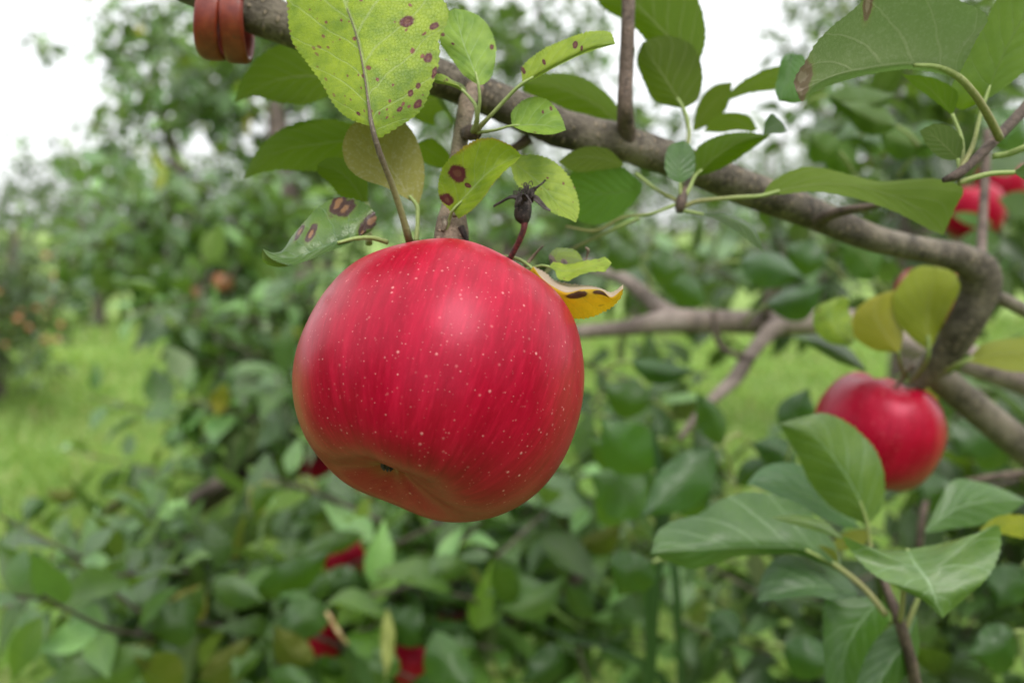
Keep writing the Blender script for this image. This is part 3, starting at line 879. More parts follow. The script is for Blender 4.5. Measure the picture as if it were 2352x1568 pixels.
# --- sharp leaves round the big apple
M1 = leaf_mat('leaf speckled', spec=0.28, top=(0.16, 0.255, 0.018), under=(0.2, 0.25, 0.1), vein=(0.34, 0.4, 0.2), tcol=(0.26, 0.4, 0.03), trans=0.34, rough=0.46, fuzz=0.06, nv=6.5, slant=0.30,
              scatter=(17.0, 26.0, 0.23, 0.25, -0.6, 0.5, 0.9), mottle=0.85, spots=((0.930, 0.360, 0.029, 0.017), (0.985, 0.310, 0.018, 0.022), (0.900, 0.260, 0.018, 0.012), (0.860, 0.230, 0.022, 0.014), (0.950, 0.200, 0.032, 0.018), (0.830, 0.160, 0.025, 0.014), (0.930, 0.470, 0.029, 0.014), (0.780, 0.500, 0.043, 0.022), (0.230, 0.100, 0.036, 0.014)))
hleaf(near, [(856, 296), (842, 190), (818, 79), (790, 0), (768, -70), (740, -150)],
      [(852, 291), (830, 284), (802, 273), (755, 222), (745, 202), (707, 147), (671, 95), (661, 32), (660, -10), (668, -60), (740, -150)],
      [(858, 305), (869, 317), (890, 307), (913, 293), (964, 257), (992, 198), (1006, 154), (1010, 118), (1008, 95), (1026, 55), (1030, 24), (1015, -5), (930, -90), (740, -150)],
      0.2465, 0.275, M1, eL=0.004, eR=0.008, rows=176, half=8, teeth=44, amp=4.6, wave=0.0012,
      pet=[(797, 20, 0.2634, 2), (818, 79, 0.2595, 2.6), (832, 145, 0.2553, 3.5), (846, 235, 0.2495, 6), (855, 293, 0.2455, 12), (868, 340, 0.247, 14), (886, 388, 0.25, 14), (905, 436, 0.254, 15), (924, 495, 0.258, 16), (941, 556, 0.262, 19)], pet_mat=PET_LONG,
      label='large yellow-green leaf peppered with purple spots')
M2 = leaf_mat('leaf olive back', top=(0.2, 0.2, 0.07), under=(0.215, 0.22, 0.085), vein=(0.3, 0.28, 0.14), tcol=(0.3, 0.25, 0.03), trans=0.3, fuzz=0.3, rough=0.6, spec=0.2)
hleaf(near, [(957, 473), (909, 404), (869, 337), (842, 270)], [(951, 466), (881, 428), (834, 412), (802, 388), (787, 345), (796, 305), (815, 281), (842, 270)],
      [(961, 473), (972, 432), (974, 385), (964, 340), (945, 300), (915, 270), (880, 262), (842, 270)], 0.268, 0.274, M2, under=True, eL=-0.003, eR=0.004, rows=144, teeth=38, amp=2.6,
      pet=[(940, 450, 0.2672, 8), (957, 472, 0.2672, 10), (959, 505, 0.2665, 10), (955, 556, 0.265, 13)], label='olive brown leaf showing its dull underside')
M3 = leaf_mat('leaf two spots', spec=0.28, edge=((0.3, 0.22, 0.03), 0.96, 1.12), top=(0.155, 0.25, 0.02), vein=(0.3, 0.38, 0.17), tcol=(0.28, 0.42, 0.03), trans=0.36, rough=0.4, fuzz=0.1, mottle=0.85, spots=((0.22, 0.37, 0.13, 0.075), (0.17, 0.12, 0.2, 0.06), (0.42, 0.33, 0.05, 0.022)))
hleaf(near, [(1040, 483), (1079, 440), (1127, 392), (1160, 372), (1198, 358)], [(1036, 487), (1010, 455), (1008, 412), (1020, 380), (1056, 345), (1091, 323), (1127, 317), (1159, 327), (1186, 345), (1198, 358)],
      [(1052, 503), (1082, 484), (1112, 452), (1131, 424), (1158, 394), (1182, 374), (1198, 358)], 0.2555, 0.252, M3, eL=-0.004, eR=-0.008, rows=152, half=7, teeth=38, amp=4.2,
      pet=[(1060, 462, 0.2548, 5), (1040, 483, 0.2548, 7), (1032, 505, 0.257, 8), (1025, 530, 0.2585, 10)], label='folded bright green leaf with two brown blotches')
M4 = leaf_mat('leaf pale', spec=0.3, top=(0.2, 0.3, 0.05), vein=(0.3, 0.38, 0.18), tcol=(0.3, 0.44, 0.05), trans=0.34, rough=0.45, mottle=0.75, scatter=(7.0, 10.0, 0.12, 0.25, -0.5, 0.2, 0.9))
hleaf(near, [(1172, 368), (1238, 420), (1277, 463), (1323, 511)], [(1180, 358), (1202, 357), (1238, 357), (1273, 372), (1305, 404), (1325, 447), (1330, 487), (1323, 511)],
      [(1172, 378), (1186, 420), (1214, 449), (1246, 475), (1277, 492), (1305, 502), (1323, 511)], 0.268, 0.263, M4, eL=0.003, eR=-0.002, rows=144, teeth=26, amp=4.0, label='pale green leaf behind the withered flower',
      pet=[(1172, 368, 0.268, 7), (1130, 400, 0.27, 7), (1080, 460, 0.268, 8), (1055, 515, 0.264, 9)])
M5 = leaf_mat('leaf soft green', spec=0.3, top=(0.145, 0.26, 0.05), vein=(0.33, 0.42, 0.22), tcol=(0.24, 0.4, 0.05), trans=0.34, rough=0.44, mottle=0.75, nv=6.0, spots=((0.110, 0.660, 0.043, 0.022), (0.260, 0.550, 0.036, 0.018), (0.930, 0.420, 0.036, 0.029)))
P5 = P(1088, 303, 0.265)
hleaf(near, [(1099, 196), (1088, 160), (1068, 110), (1045, 20)], [(1094, 193), (1067, 174), (1040, 139), (1012, 99), (1004, 75), (1016, 45), (1030, 27), (1045, 20)],
      [(1107, 196), (1125, 182), (1135, 150), (1139, 111), (1131, 79), (1115, 51), (1087, 30), (1045, 20)], 0.258, 0.270, M5, eL=0.003, eR=0.003, rows=144, teeth=34, amp=3.6, wave=0.001,
      pet=[(1092, 165, 0.2585, 5), (1099, 196, 0.2575, 7), (1102, 230, 0.2585, 8), (1096, 270, 0.261, 10), (1090, 302, 0.265, 13)], label='rounded soft green leaf standing upright from the spur')
M6 = leaf_mat('leaf folded', spec=0.3, top=(0.155, 0.25, 0.025), vein=(0.3, 0.36, 0.15), tcol=(0.27, 0.4, 0.03), trans=0.36, rough=0.42, mottle=0.85, spots=((0.100, 0.080, 0.144, 0.022), (0.300, 0.280, 0.086, 0.018), (0.250, 0.600, 0.108, 0.025), (0.400, 0.660, 0.072, 0.014)))
hleaf(near, [(1200, 192), (1238, 170), (1297, 139), (1356, 112), (1413, 102)], [(1199, 180), (1198, 158), (1218, 135), (1246, 115), (1297, 91), (1337, 77), (1376, 71), (1402, 75), (1413, 100)],
      [(1203, 194), (1240, 174), (1297, 144), (1356, 118), (1413, 102)], 0.258, 0.252, M6, eL=0.005, eR=0.02, rows=136, teeth=34, amp=4.4,
      pet=[(1225, 177, 0.2575, 6), (1200, 192, 0.2575, 8), (1160, 230, 0.26, 9), (1125, 268, 0.262, 10), (1092, 302, 0.266, 14)], label='narrow folded leaf reaching up to the bare upright twig')
hleaf(near, [(1176, 289), (1214, 287), (1250, 288), (1300, 299)], [(1175, 283), (1174, 261), (1190, 240), (1222, 223), (1250, 226), (1277, 249), (1293, 277), (1300, 299)],
      [(1178, 291), (1206, 302), (1238, 308), (1273, 308), (1300, 299)], 0.262, 0.2565, M5, eL=0.004, eR=-0.004, rows=96, teeth=24, amp=2.4,
      pet=[(1195, 288, 0.2615, 5), (1176, 289, 0.2615, 6), (1145, 297, 0.263, 6), (1094, 305, 0.266, 10)], label='small rounded leaf lying in front of the limb')
hleaf(near, [(1075, 220), (1052, 199), (1022, 190), (990, 182)], [(1075, 218), (1068, 200), (1040, 184), (1010, 170), (990, 176), (990, 182)],
      [(1074, 222), (1050, 203), (1022, 194), (1000, 190), (990, 182)], 0.262, 0.264, M6, eL=0.004, eR=0.006, rows=48, teeth=12, amp=1.0,
      pet=[(1060, 205, 0.262, 6), (1075, 220, 0.2615, 7), (1092, 243, 0.261, 9), (1096, 272, 0.262, 11), (1087, 303, 0.266, 15)])
M9 = leaf_mat('leaf blotched', top=(0.065, 0.14, 0.03), under=(0.15, 0.18, 0.06), vein=(0.16, 0.26, 0.14), tcol=(0.14, 0.3, 0.02), trans=0.34, rough=0.28, spec=0.8, mottle=0.75, pucker=1.3,
              spots=((0.06, 0.42, 0.12, 0.05), (0.1, 0.36, 0.1, 0.05), (0.06, 0.17, 0.16, 0.05), (0.22, 0.12, 0.07, 0.07), (0.12, 0.7, 0.11, 0.045), (0.28, 0.56, 0.1, 0.05)), spot_col=((0.05, 0.018, 0.012), (0.26, 0.13, 0.055)))
hleaf(near, [(826, 546), (775, 556), (735, 570), (695, 586), (655, 592), (625, 584), (603, 571)], [(818, 541), (845, 535), (862, 519), (862, 494), (838, 467), (802, 455), (770, 455), (735, 473), (698, 511), (667, 548), (650, 575), (625, 580), (603, 571)],
      [(822, 550), (790, 564), (750, 580), (710, 597), (665, 607), (635, 600), (612, 584), (603, 571)], 0.258, 0.249, M9, eL=0.012, eR=-0.005, rows=176, half=8, teeth=34, amp=3.6, wave=0.0015,
      pet=[(775, 558, 0.2545, 8), (822, 547, 0.2575, 10), (850, 546, 0.2595, 11), (890, 556, 0.263, 12)], label='glossy curled leaf with dark brown blotches beside the big apple')
hleaf(near, [(603, 571), (616, 590), (640, 604), (664, 612)], [(603, 571), (622, 588), (645, 600), (664, 612)], [(601, 578), (604, 600), (628, 612), (664, 612)], 0.249, 0.252, M9, under=True, eR=0.006, rows=30, teeth=9, amp=1.5)
# leaves right of the big apple
YEL = leaf_mat('leaf yellowed', top=(0.6, 0.4, 0.012), under=(0.6, 0.4, 0.012), vein=(0.65, 0.45, 0.05), tcol=(0.85, 0.6, 0.02), trans=0.5, rough=0.5, mottle=0.75, half=(0.55, 0.44, 0.34),
               spots=((0.58, 0.52, 0.07, 0.11), (0.56, 0.74, 0.05, 0.09)), scatter=(12.0, 9.0, 0.25, 0.3, 0.6, 0.95, 0.35), spot_col=((0.09, 0.04, 0.008), (0.05, 0.02, 0.005)))
hleaf(near, [(1225, 612), (1246, 640), (1274, 660), (1298, 671), (1342, 664), (1385, 668), (1402, 682), (1431, 663)], [(1225, 612), (1238, 618), (1251, 625), (1271, 642), (1298, 650), (1327, 654), (1356, 656), (1385, 664), (1402, 671), (1418, 664), (1431, 656), (1431, 663)],
      [(1215, 620), (1240, 660), (1275, 705), (1318, 731), (1345, 731), (1375, 721), (1398, 710), (1415, 697), (1428, 677), (1431, 663)], 0.258, 0.25, YEL, eL=0.012, eR=0.006, bow=-0.004, rows=112, teeth=28, amp=4.0,
      pet=[(1240, 635, 0.2575, 7), (1215, 610, 0.262, 8), (1170, 590, 0.27, 9), (1100, 590, 0.27, 10)], label='yellow leaf with a cream folded edge poking out behind the big apple')
hleaf(near, [(1262, 613), (1300, 622), (1350, 612), (1405, 604)], [(1262, 612), (1268, 604), (1298, 606), (1342, 599), (1370, 595), (1392, 592), (1405, 604)],
      [(1264, 615), (1275, 622), (1279, 636), (1301, 645), (1331, 632), (1360, 624), (1390, 622), (1405, 604)], 0.262, 0.255, M4, eL=0.004, eR=-0.004, rows=60, teeth=8, amp=2.5,
      pet=[(1262, 613, 0.262, 6), (1245, 610, 0.264, 7), (1225, 615, 0.266, 7), (1190, 625, 0.27, 8)], label='pale green ragged leaf poking out beside the yellow leaf')
MC = leaf_mat('leaf curled brown', top=(0.12, 0.19, 0.03), vein=(0.2, 0.26, 0.08), tcol=(0.25, 0.36, 0.03), trans=0.4, spots=((0.5, 0.05, 0.9, 0.16), (0.9, 0.4, 0.25, 0.1)), spot_col=((0.16, 0.11, 0.08), (0.05, 0.035, 0.03)))
hleaf(near, [(1264, 606), (1285, 590), (1310, 590), (1340, 600)], [(1264, 604), (1260, 589), (1265, 580), (1277, 570), (1290, 569), (1306, 570), (1321, 574), (1333, 586), (1340, 600)], [(1268, 607), (1290, 606), (1318, 605), (1340, 600)], 0.264, 0.262, MC, eL=0.006, rows=50, teeth=10, amp=1.5)
nb([(1205, 612, 0.268, 10), (1222, 592, 0.268, 8), (1234, 578, 0.267, 6), (1248, 564, 0.266, 4)], mat=SPUR, name='twig', n=12, k=8, seed=20)
nb([(1342, 612, 0.268, 7), (1348, 590, 0.268, 5), (1350, 572, 0.267, 7), (1344, 568, 0.267, 3)], mat=SPUR, name='twig', n=12, k=8, seed=21)

# --- softer leaves behind the limb, dark and lit through
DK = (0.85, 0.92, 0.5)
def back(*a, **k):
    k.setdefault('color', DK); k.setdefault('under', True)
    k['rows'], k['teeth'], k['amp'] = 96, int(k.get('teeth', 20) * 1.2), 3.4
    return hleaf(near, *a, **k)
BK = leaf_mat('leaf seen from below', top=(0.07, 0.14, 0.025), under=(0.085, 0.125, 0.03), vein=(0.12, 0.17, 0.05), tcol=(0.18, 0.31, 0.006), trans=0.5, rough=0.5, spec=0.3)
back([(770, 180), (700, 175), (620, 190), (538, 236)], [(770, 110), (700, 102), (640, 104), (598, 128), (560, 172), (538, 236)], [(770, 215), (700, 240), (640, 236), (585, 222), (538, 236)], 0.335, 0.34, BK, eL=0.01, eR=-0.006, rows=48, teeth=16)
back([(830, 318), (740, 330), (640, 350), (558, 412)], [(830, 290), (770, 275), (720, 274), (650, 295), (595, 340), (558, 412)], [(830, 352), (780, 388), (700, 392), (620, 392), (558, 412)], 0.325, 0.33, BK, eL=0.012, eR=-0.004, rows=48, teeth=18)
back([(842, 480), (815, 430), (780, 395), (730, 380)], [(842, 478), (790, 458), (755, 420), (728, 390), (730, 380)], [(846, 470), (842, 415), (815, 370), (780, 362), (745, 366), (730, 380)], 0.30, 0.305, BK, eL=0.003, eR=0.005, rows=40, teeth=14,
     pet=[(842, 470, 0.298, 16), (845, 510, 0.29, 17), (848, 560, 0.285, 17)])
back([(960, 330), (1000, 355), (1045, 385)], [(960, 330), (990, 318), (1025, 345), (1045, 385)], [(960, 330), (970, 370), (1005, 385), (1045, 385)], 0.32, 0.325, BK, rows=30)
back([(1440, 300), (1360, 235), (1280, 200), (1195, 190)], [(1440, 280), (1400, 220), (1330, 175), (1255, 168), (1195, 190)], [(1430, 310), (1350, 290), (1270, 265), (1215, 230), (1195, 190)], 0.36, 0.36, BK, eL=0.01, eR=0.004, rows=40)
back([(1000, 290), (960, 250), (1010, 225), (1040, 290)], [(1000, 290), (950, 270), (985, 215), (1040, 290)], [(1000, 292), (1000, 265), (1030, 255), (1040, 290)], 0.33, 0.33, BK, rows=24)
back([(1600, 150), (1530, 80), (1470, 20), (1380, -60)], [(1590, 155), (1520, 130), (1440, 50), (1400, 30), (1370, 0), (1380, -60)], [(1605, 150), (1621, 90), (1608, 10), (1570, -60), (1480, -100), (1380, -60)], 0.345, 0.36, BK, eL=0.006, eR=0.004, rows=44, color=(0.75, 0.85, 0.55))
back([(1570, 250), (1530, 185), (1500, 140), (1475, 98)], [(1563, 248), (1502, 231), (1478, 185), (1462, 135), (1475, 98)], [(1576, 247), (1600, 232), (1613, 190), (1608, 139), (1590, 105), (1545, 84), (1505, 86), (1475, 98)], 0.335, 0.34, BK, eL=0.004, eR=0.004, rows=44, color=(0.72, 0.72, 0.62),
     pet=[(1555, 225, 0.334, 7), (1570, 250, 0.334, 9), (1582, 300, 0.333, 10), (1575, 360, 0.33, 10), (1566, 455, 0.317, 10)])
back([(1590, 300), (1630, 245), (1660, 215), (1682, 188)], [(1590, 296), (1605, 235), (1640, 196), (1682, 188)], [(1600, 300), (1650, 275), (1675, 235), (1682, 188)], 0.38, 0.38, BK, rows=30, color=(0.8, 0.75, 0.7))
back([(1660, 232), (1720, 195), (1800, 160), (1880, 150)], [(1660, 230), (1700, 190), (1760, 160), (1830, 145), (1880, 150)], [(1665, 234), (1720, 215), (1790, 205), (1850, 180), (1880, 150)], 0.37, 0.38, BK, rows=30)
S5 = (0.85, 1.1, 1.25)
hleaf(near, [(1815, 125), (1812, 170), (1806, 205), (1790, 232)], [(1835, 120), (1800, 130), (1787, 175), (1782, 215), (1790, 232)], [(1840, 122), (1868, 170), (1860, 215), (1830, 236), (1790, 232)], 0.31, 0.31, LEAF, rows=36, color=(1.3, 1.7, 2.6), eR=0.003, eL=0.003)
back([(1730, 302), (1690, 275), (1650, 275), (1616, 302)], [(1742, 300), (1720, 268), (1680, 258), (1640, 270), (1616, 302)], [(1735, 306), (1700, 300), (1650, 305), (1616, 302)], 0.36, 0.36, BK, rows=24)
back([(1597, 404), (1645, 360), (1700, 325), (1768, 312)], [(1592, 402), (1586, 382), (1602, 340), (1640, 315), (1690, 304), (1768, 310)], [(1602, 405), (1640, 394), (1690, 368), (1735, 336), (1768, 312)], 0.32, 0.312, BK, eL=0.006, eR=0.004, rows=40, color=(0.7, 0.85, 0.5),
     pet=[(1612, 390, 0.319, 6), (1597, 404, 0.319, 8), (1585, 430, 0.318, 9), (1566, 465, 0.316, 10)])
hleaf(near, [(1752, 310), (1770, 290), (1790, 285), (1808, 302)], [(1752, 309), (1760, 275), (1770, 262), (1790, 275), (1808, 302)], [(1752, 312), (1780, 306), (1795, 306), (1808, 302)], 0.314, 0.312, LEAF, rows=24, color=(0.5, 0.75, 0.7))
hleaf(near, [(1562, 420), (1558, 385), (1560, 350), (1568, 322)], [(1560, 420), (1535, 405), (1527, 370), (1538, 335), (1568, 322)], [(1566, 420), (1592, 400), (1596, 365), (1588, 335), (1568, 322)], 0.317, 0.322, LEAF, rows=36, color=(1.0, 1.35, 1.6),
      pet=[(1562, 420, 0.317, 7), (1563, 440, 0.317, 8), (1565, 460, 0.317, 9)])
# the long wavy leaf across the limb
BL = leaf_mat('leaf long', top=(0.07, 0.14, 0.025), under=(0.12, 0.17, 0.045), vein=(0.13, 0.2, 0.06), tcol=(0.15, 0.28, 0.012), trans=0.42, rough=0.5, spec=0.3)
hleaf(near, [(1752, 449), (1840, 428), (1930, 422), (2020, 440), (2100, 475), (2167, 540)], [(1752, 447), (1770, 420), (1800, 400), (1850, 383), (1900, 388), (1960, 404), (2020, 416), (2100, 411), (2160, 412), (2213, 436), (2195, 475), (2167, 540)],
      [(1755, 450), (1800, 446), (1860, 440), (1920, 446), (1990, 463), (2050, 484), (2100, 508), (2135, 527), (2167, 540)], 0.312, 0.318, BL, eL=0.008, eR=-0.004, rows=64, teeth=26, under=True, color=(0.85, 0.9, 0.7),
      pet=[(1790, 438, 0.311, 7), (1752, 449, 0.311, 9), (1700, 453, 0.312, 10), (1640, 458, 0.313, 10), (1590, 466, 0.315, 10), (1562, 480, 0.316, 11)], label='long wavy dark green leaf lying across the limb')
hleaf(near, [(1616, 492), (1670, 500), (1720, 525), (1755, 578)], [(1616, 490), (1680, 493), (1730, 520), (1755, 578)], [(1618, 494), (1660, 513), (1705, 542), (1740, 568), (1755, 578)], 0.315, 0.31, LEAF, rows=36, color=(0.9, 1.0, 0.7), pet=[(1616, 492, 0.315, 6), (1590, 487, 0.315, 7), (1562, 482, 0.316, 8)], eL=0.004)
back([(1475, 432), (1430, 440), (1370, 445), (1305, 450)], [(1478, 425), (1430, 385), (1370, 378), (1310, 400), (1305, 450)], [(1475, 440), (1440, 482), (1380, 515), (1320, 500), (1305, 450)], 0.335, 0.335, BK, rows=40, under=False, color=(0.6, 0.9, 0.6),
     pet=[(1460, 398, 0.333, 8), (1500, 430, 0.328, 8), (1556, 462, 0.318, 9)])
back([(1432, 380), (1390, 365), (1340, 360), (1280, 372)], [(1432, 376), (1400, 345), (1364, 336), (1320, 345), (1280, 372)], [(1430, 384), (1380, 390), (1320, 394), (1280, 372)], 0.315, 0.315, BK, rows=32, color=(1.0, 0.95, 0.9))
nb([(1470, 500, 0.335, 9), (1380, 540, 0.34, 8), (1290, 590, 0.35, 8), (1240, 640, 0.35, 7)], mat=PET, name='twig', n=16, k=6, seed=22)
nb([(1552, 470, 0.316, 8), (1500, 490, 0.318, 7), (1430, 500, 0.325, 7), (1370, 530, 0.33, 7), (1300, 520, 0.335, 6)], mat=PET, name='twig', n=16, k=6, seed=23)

# --- upper right cluster
H1 = leaf_mat('leaf grey back', top=(0.1, 0.18, 0.04), under=(0.2, 0.26, 0.16), vein=(0.45, 0.5, 0.36), tcol=(0.13, 0.24, 0.07), trans=0.3, rough=0.5, spec=0.25, nv=5.5, fuzz=0.25, edge=None, mottle=0.85,
              spots=((0.5, 0.985, 0.9, 0.07), (0.2, 0.93, 0.3, 0.06), (0.05, 0.6, 0.12, 0.02)), spot_col=((0.26, 0.2, 0.15), (0.42, 0.34, 0.29)), vein_w=1.1)
hleaf(near, [(2200, 176), (2154, 154), (2099, 148), (1994, 158), (1910, 176), (1860, 198), (1830, 212)], [(2206, 165), (2246, 84), (2267, 42), (2255, 25), (2222, 10), (2162, -17), (2060, -22), (1981, 4), (1952, 29), (1914, 59), (1881, 92), (1847, 147), (1824, 190), (1830, 212)],
      [(2198, 180), (2140, 166), (2099, 160), (1994, 172), (1920, 192), (1862, 216), (1842, 233), (1830, 212)], 0.268, 0.258, H1, under=True, eL=-0.012, eR=0.006, rows=176, half=8, teeth=38, amp=4.2,
      pet=[(2100, 150, 0.2635, 9), (2154, 154, 0.266, 13), (2200, 176, 0.268, 16), (2235, 212, 0.271, 17), (2265, 258, 0.276, 18), (2296, 318, 0.285, 20)], label='large leaf with a grey green veined underside and a browned tip')
hleaf(near, [(2263, 229), (2305, 125), (2350, 40), (2410, -60)], [(2258, 232), (2200, 250), (2184, 222), (2210, 150), (2255, 60), (2290, 0), (2340, -70), (2410, -60)], [(2268, 228), (2310, 200), (2352, 165), (2420, 90), (2440, 0), (2410, -60)], 0.285, 0.28, BK, under=False, eL=0.012, eR=-0.004, rows=60, teeth=20, color=(1.0, 1.0, 0.75),
      pet=[(2275, 195, 0.285, 8), (2262, 231, 0.285, 9), (2250, 270, 0.285, 10), (2236, 330, 0.284, 11), (2200, 400, 0.281, 13)])
hleaf(near, [(2200, 365), (2170, 335), (2140, 310), (2112, 300)], [(2198, 368), (2165, 365), (2130, 335), (2112, 300)], [(2206, 364), (2212, 325), (2180, 290), (2145, 285), (2112, 300)], 0.285, 0.285, LEAF, rows=30, color=(0.6, 0.75, 0.45), pet=[(2200, 365, 0.285, 9), (2203, 395, 0.284, 10), (2190, 415, 0.283, 10)], under=True)
hleaf(near, [(2187, 262), (2160, 230), (2130, 200), (2070, 170)], [(2185, 264), (2150, 235), (2110, 205), (2070, 170)], [(2192, 258), (2200, 215), (2160, 185), (2070, 170)], 0.29, 0.285, BK, rows=30, under=True, color=(0.6, 0.8, 0.4), pet=[(2187, 262, 0.29, 9), (2208, 320, 0.288, 10), (2208, 380, 0.285, 11), (2195, 402, 0.283, 12)])
hleaf(near, [(2330, 395), (2370, 388), (2430, 385)], [(2330, 394), (2370, 370), (2430, 385)], [(2330, 398), (2370, 420), (2430, 385)], 0.28, 0.27, LEAF, rows=24, color=(1, 1.1, 0.9), pet=[(2330, 396, 0.28, 11), (2270, 400, 0.28, 12), (2200, 420, 0.282, 14)])
nb([(2279, 359, 0.287, 15), (2310, 355, 0.285, 15), (2352, 340, 0.28, 16), (2420, 320, 0.28, 15)], mat=PET, name='petiole', n=14, k=8, seed=24)

# --- second apple and the leaves round it
right_apple = apple(P(2020, 980, 0.47), 0.0338, (0.27, 0.93, 0.12), 'smaller red apple low on the near tree, half hidden behind a green leaf', seed=8, stem_to=P(2098, 838, 0.462), mat=APPLE, lobes=0.02,
                    profile=[(0.0, 0.42), (0.06, 0.45), (0.15, 0.56), (0.28, 0.68), (0.45, 0.74), (0.63, 0.70), (0.8, 0.56), (0.93, 0.33), (1.0, 0.06), (0.99, -0.2), (0.94, -0.43), (0.85, -0.64), (0.72, -0.79), (0.58, -0.88), (0.45, -0.91), (0.33, -0.88), (0.2, -0.8), (0.1, -0.73), (0.0, -0.7)])
YG = leaf_mat('leaf yellow green', top=(0.2, 0.25, 0.03), under=(0.22, 0.26, 0.05), vein=(0.25, 0.28, 0.08), tcol=(0.33, 0.38, 0.02), trans=0.42, mottle=0.7)
hleaf(near, [(2133, 803), (2130, 740), (2135, 680), (2150, 612)], [(2127, 802), (2092, 775), (2062, 740), (2052, 690), (2075, 640), (2110, 612), (2150, 612)], [(2138, 800), (2160, 755), (2188, 700), (2208, 650), (2190, 625), (2150, 612)], 0.43, 0.435, YG, eL=0.008, eR=0.012, rows=48, under=True, color=(0.95, 1.0, 0.8),
      pet=[(2132, 770, 0.43, 8), (2133, 803, 0.431, 9), (2122, 840, 0.445, 10), (2090, 880, 0.46, 11)], label='yellow green leaf standing in front of a red apple')
hleaf(near, [(2062, 808), (2030, 760), (2010, 720), (2030, 672)], [(2058, 810), (2000, 800), (1962, 770), (1962, 720), (1990, 690), (2030, 672)], [(2068, 806), (2075, 765), (2068, 710), (2060, 668), (2030, 672)], 0.43, 0.44, YG, eL=0.006, eR=0.012, rows=40, under=True, color=(1.12, 0.95, 0.7),
      pet=[(2062, 808, 0.431, 8), (2068, 835, 0.45, 9), (2080, 866, 0.462, 10)], label='yellowing leaf with a brown flush above the smaller apple')
hleaf(near, [(1955, 793), (1925, 760), (1905, 720), (1935, 680)], [(1950, 795), (1900, 785), (1868, 745), (1876, 705), (1905, 690), (1935, 680)], [(1960, 790), (1966, 745), (1948, 710), (1950, 690), (1935, 680)], 0.45, 0.455, M5, rows=40, eL=0.005, eR=0.006, color=(1.3, 1.1, 0.8))
hleaf(near, [(1990, 850), (1930, 815), (1880, 790), (1815, 772)], [(1988, 846), (1950, 800), (1890, 770), (1815, 772)], [(1990, 854), (1920, 828), (1870, 800), (1815, 772)], 0.46, 0.46, LEAF, rows=36, color=(1.1, 1.2, 0.6), eL=0.012)
hleaf(near, [(2222, 828), (2270, 815), (2352, 810), (2440, 810)], [(2222, 826), (2260, 790), (2320, 778), (2380, 775), (2440, 810)], [(2224, 830), (2260, 838), (2320, 852), (2390, 850), (2440, 810)], 0.43, 0.42, YG, rows=40, eL=0.01, eR=-0.004, color=(0.85, 0.85, 0.8), under=True,
      pet=[(2260, 818, 0.43, 8), (2222, 828, 0.431, 10), (2180, 845, 0.44, 11), (2130, 865, 0.46, 12)], label='spotted yellow green leaf reaching out to the right of the forked limb')
hleaf(near, [(2230, 815), (2200, 830), (2170, 850), (2135, 865)], [(2230, 813), (2195, 815), (2160, 840), (2135, 865)], [(2230, 818), (2205, 845), (2170, 862), (2135, 865)], 0.44, 0.455, LEAF, rows=24, color=(1.3, 1.5, 1.3))
hleaf(near, [(2100, 868), (2120, 885), (2140, 905), (2150, 930)], [(2100, 870), (2110, 900), (2130, 920), (2150, 930)], [(2102, 866), (2140, 870), (2160, 900), (2150, 930)], 0.5, 0.5, YG, rows=24)
apple(P(2140, 688, 0.86), 0.036, (0.1, 0.98, 0.1), 'red apple mostly hidden behind the yellow green leaf under the limb', seed=12)
apple(P(2235, 482, 1.02), 0.035, (-0.2, 0.95, 0.1), 'red apple behind the thin grey twig, lower of two at the right edge', seed=13)
apple(P(2300, 420, 1.1), 0.032, (0.2, 0.95, 0.0), 'red apple hanging above another at the right edge, under the leaf cluster', seed=14)
near_s = lambda *a, **k: sleaf(near, *a, **k)
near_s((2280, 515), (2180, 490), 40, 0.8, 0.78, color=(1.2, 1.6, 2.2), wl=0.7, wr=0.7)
near_s((2352, 350), (2255, 395), 62, 0.7, 0.68, color=(0.8, 0.95, 0.8))
near_s((2300, 560), (2205, 545), 60, 0.75, 0.74, color=(0.8, 1.0, 0.9))
near_s((2380, 480), (2290, 455), 56, 0.75, 0.74, color=(0.9, 1.0, 1.2))

G1 = (0.95, 1.25, 1.15)
LW = leaf_mat('leaf broad', top=(0.056, 0.108, 0.034), under=(0.1, 0.14, 0.05), vein=(0.2, 0.3, 0.15), tcol=(0.1, 0.21, 0.014), trans=0.3, rough=0.3, spec=0.6, vmix=0.75, mottle=0.4, nv=6.0)
TWO = [(2068, 1430, 0.36, 16)]
hleaf(near, [(1992, 1203), (1971, 1141), (1923, 1061), (1868, 1000), (1789, 972)], [(1984, 1203), (1911, 1165), (1863, 1113), (1831, 1045), (1808, 1005), (1789, 972)], [(1997, 1202), (2024, 1169), (2032, 1101), (2011, 1033), (1971, 989), (1931, 961), (1891, 948), (1840, 958), (1789, 972)],
      0.40, 0.385, LW, eL=0.01, eR=0.008, rows=96, half=7, teeth=24, amp=3, color=(1.5, 1.45, 1.2), wave=0.0015,
      pet=[(1975, 1150, 0.398, 6), (1992, 1203, 0.4, 9), (2000, 1260, 0.4, 10), (2030, 1340, 0.385, 12)], label='broad green leaf covering the left of the smaller apple')
hleaf(near, [(1972, 1208), (1880, 1150), (1800, 1115), (1715, 1110)], [(1965, 1190), (1900, 1110), (1831, 1065), (1790, 1062), (1745, 1078), (1715, 1110)], [(1950, 1215), (1880, 1185), (1811, 1152), (1760, 1127), (1715, 1110)], 0.43, 0.42, LW, eL=0.01, eR=-0.005, rows=48, color=(0.8, 1.15, 1.5))
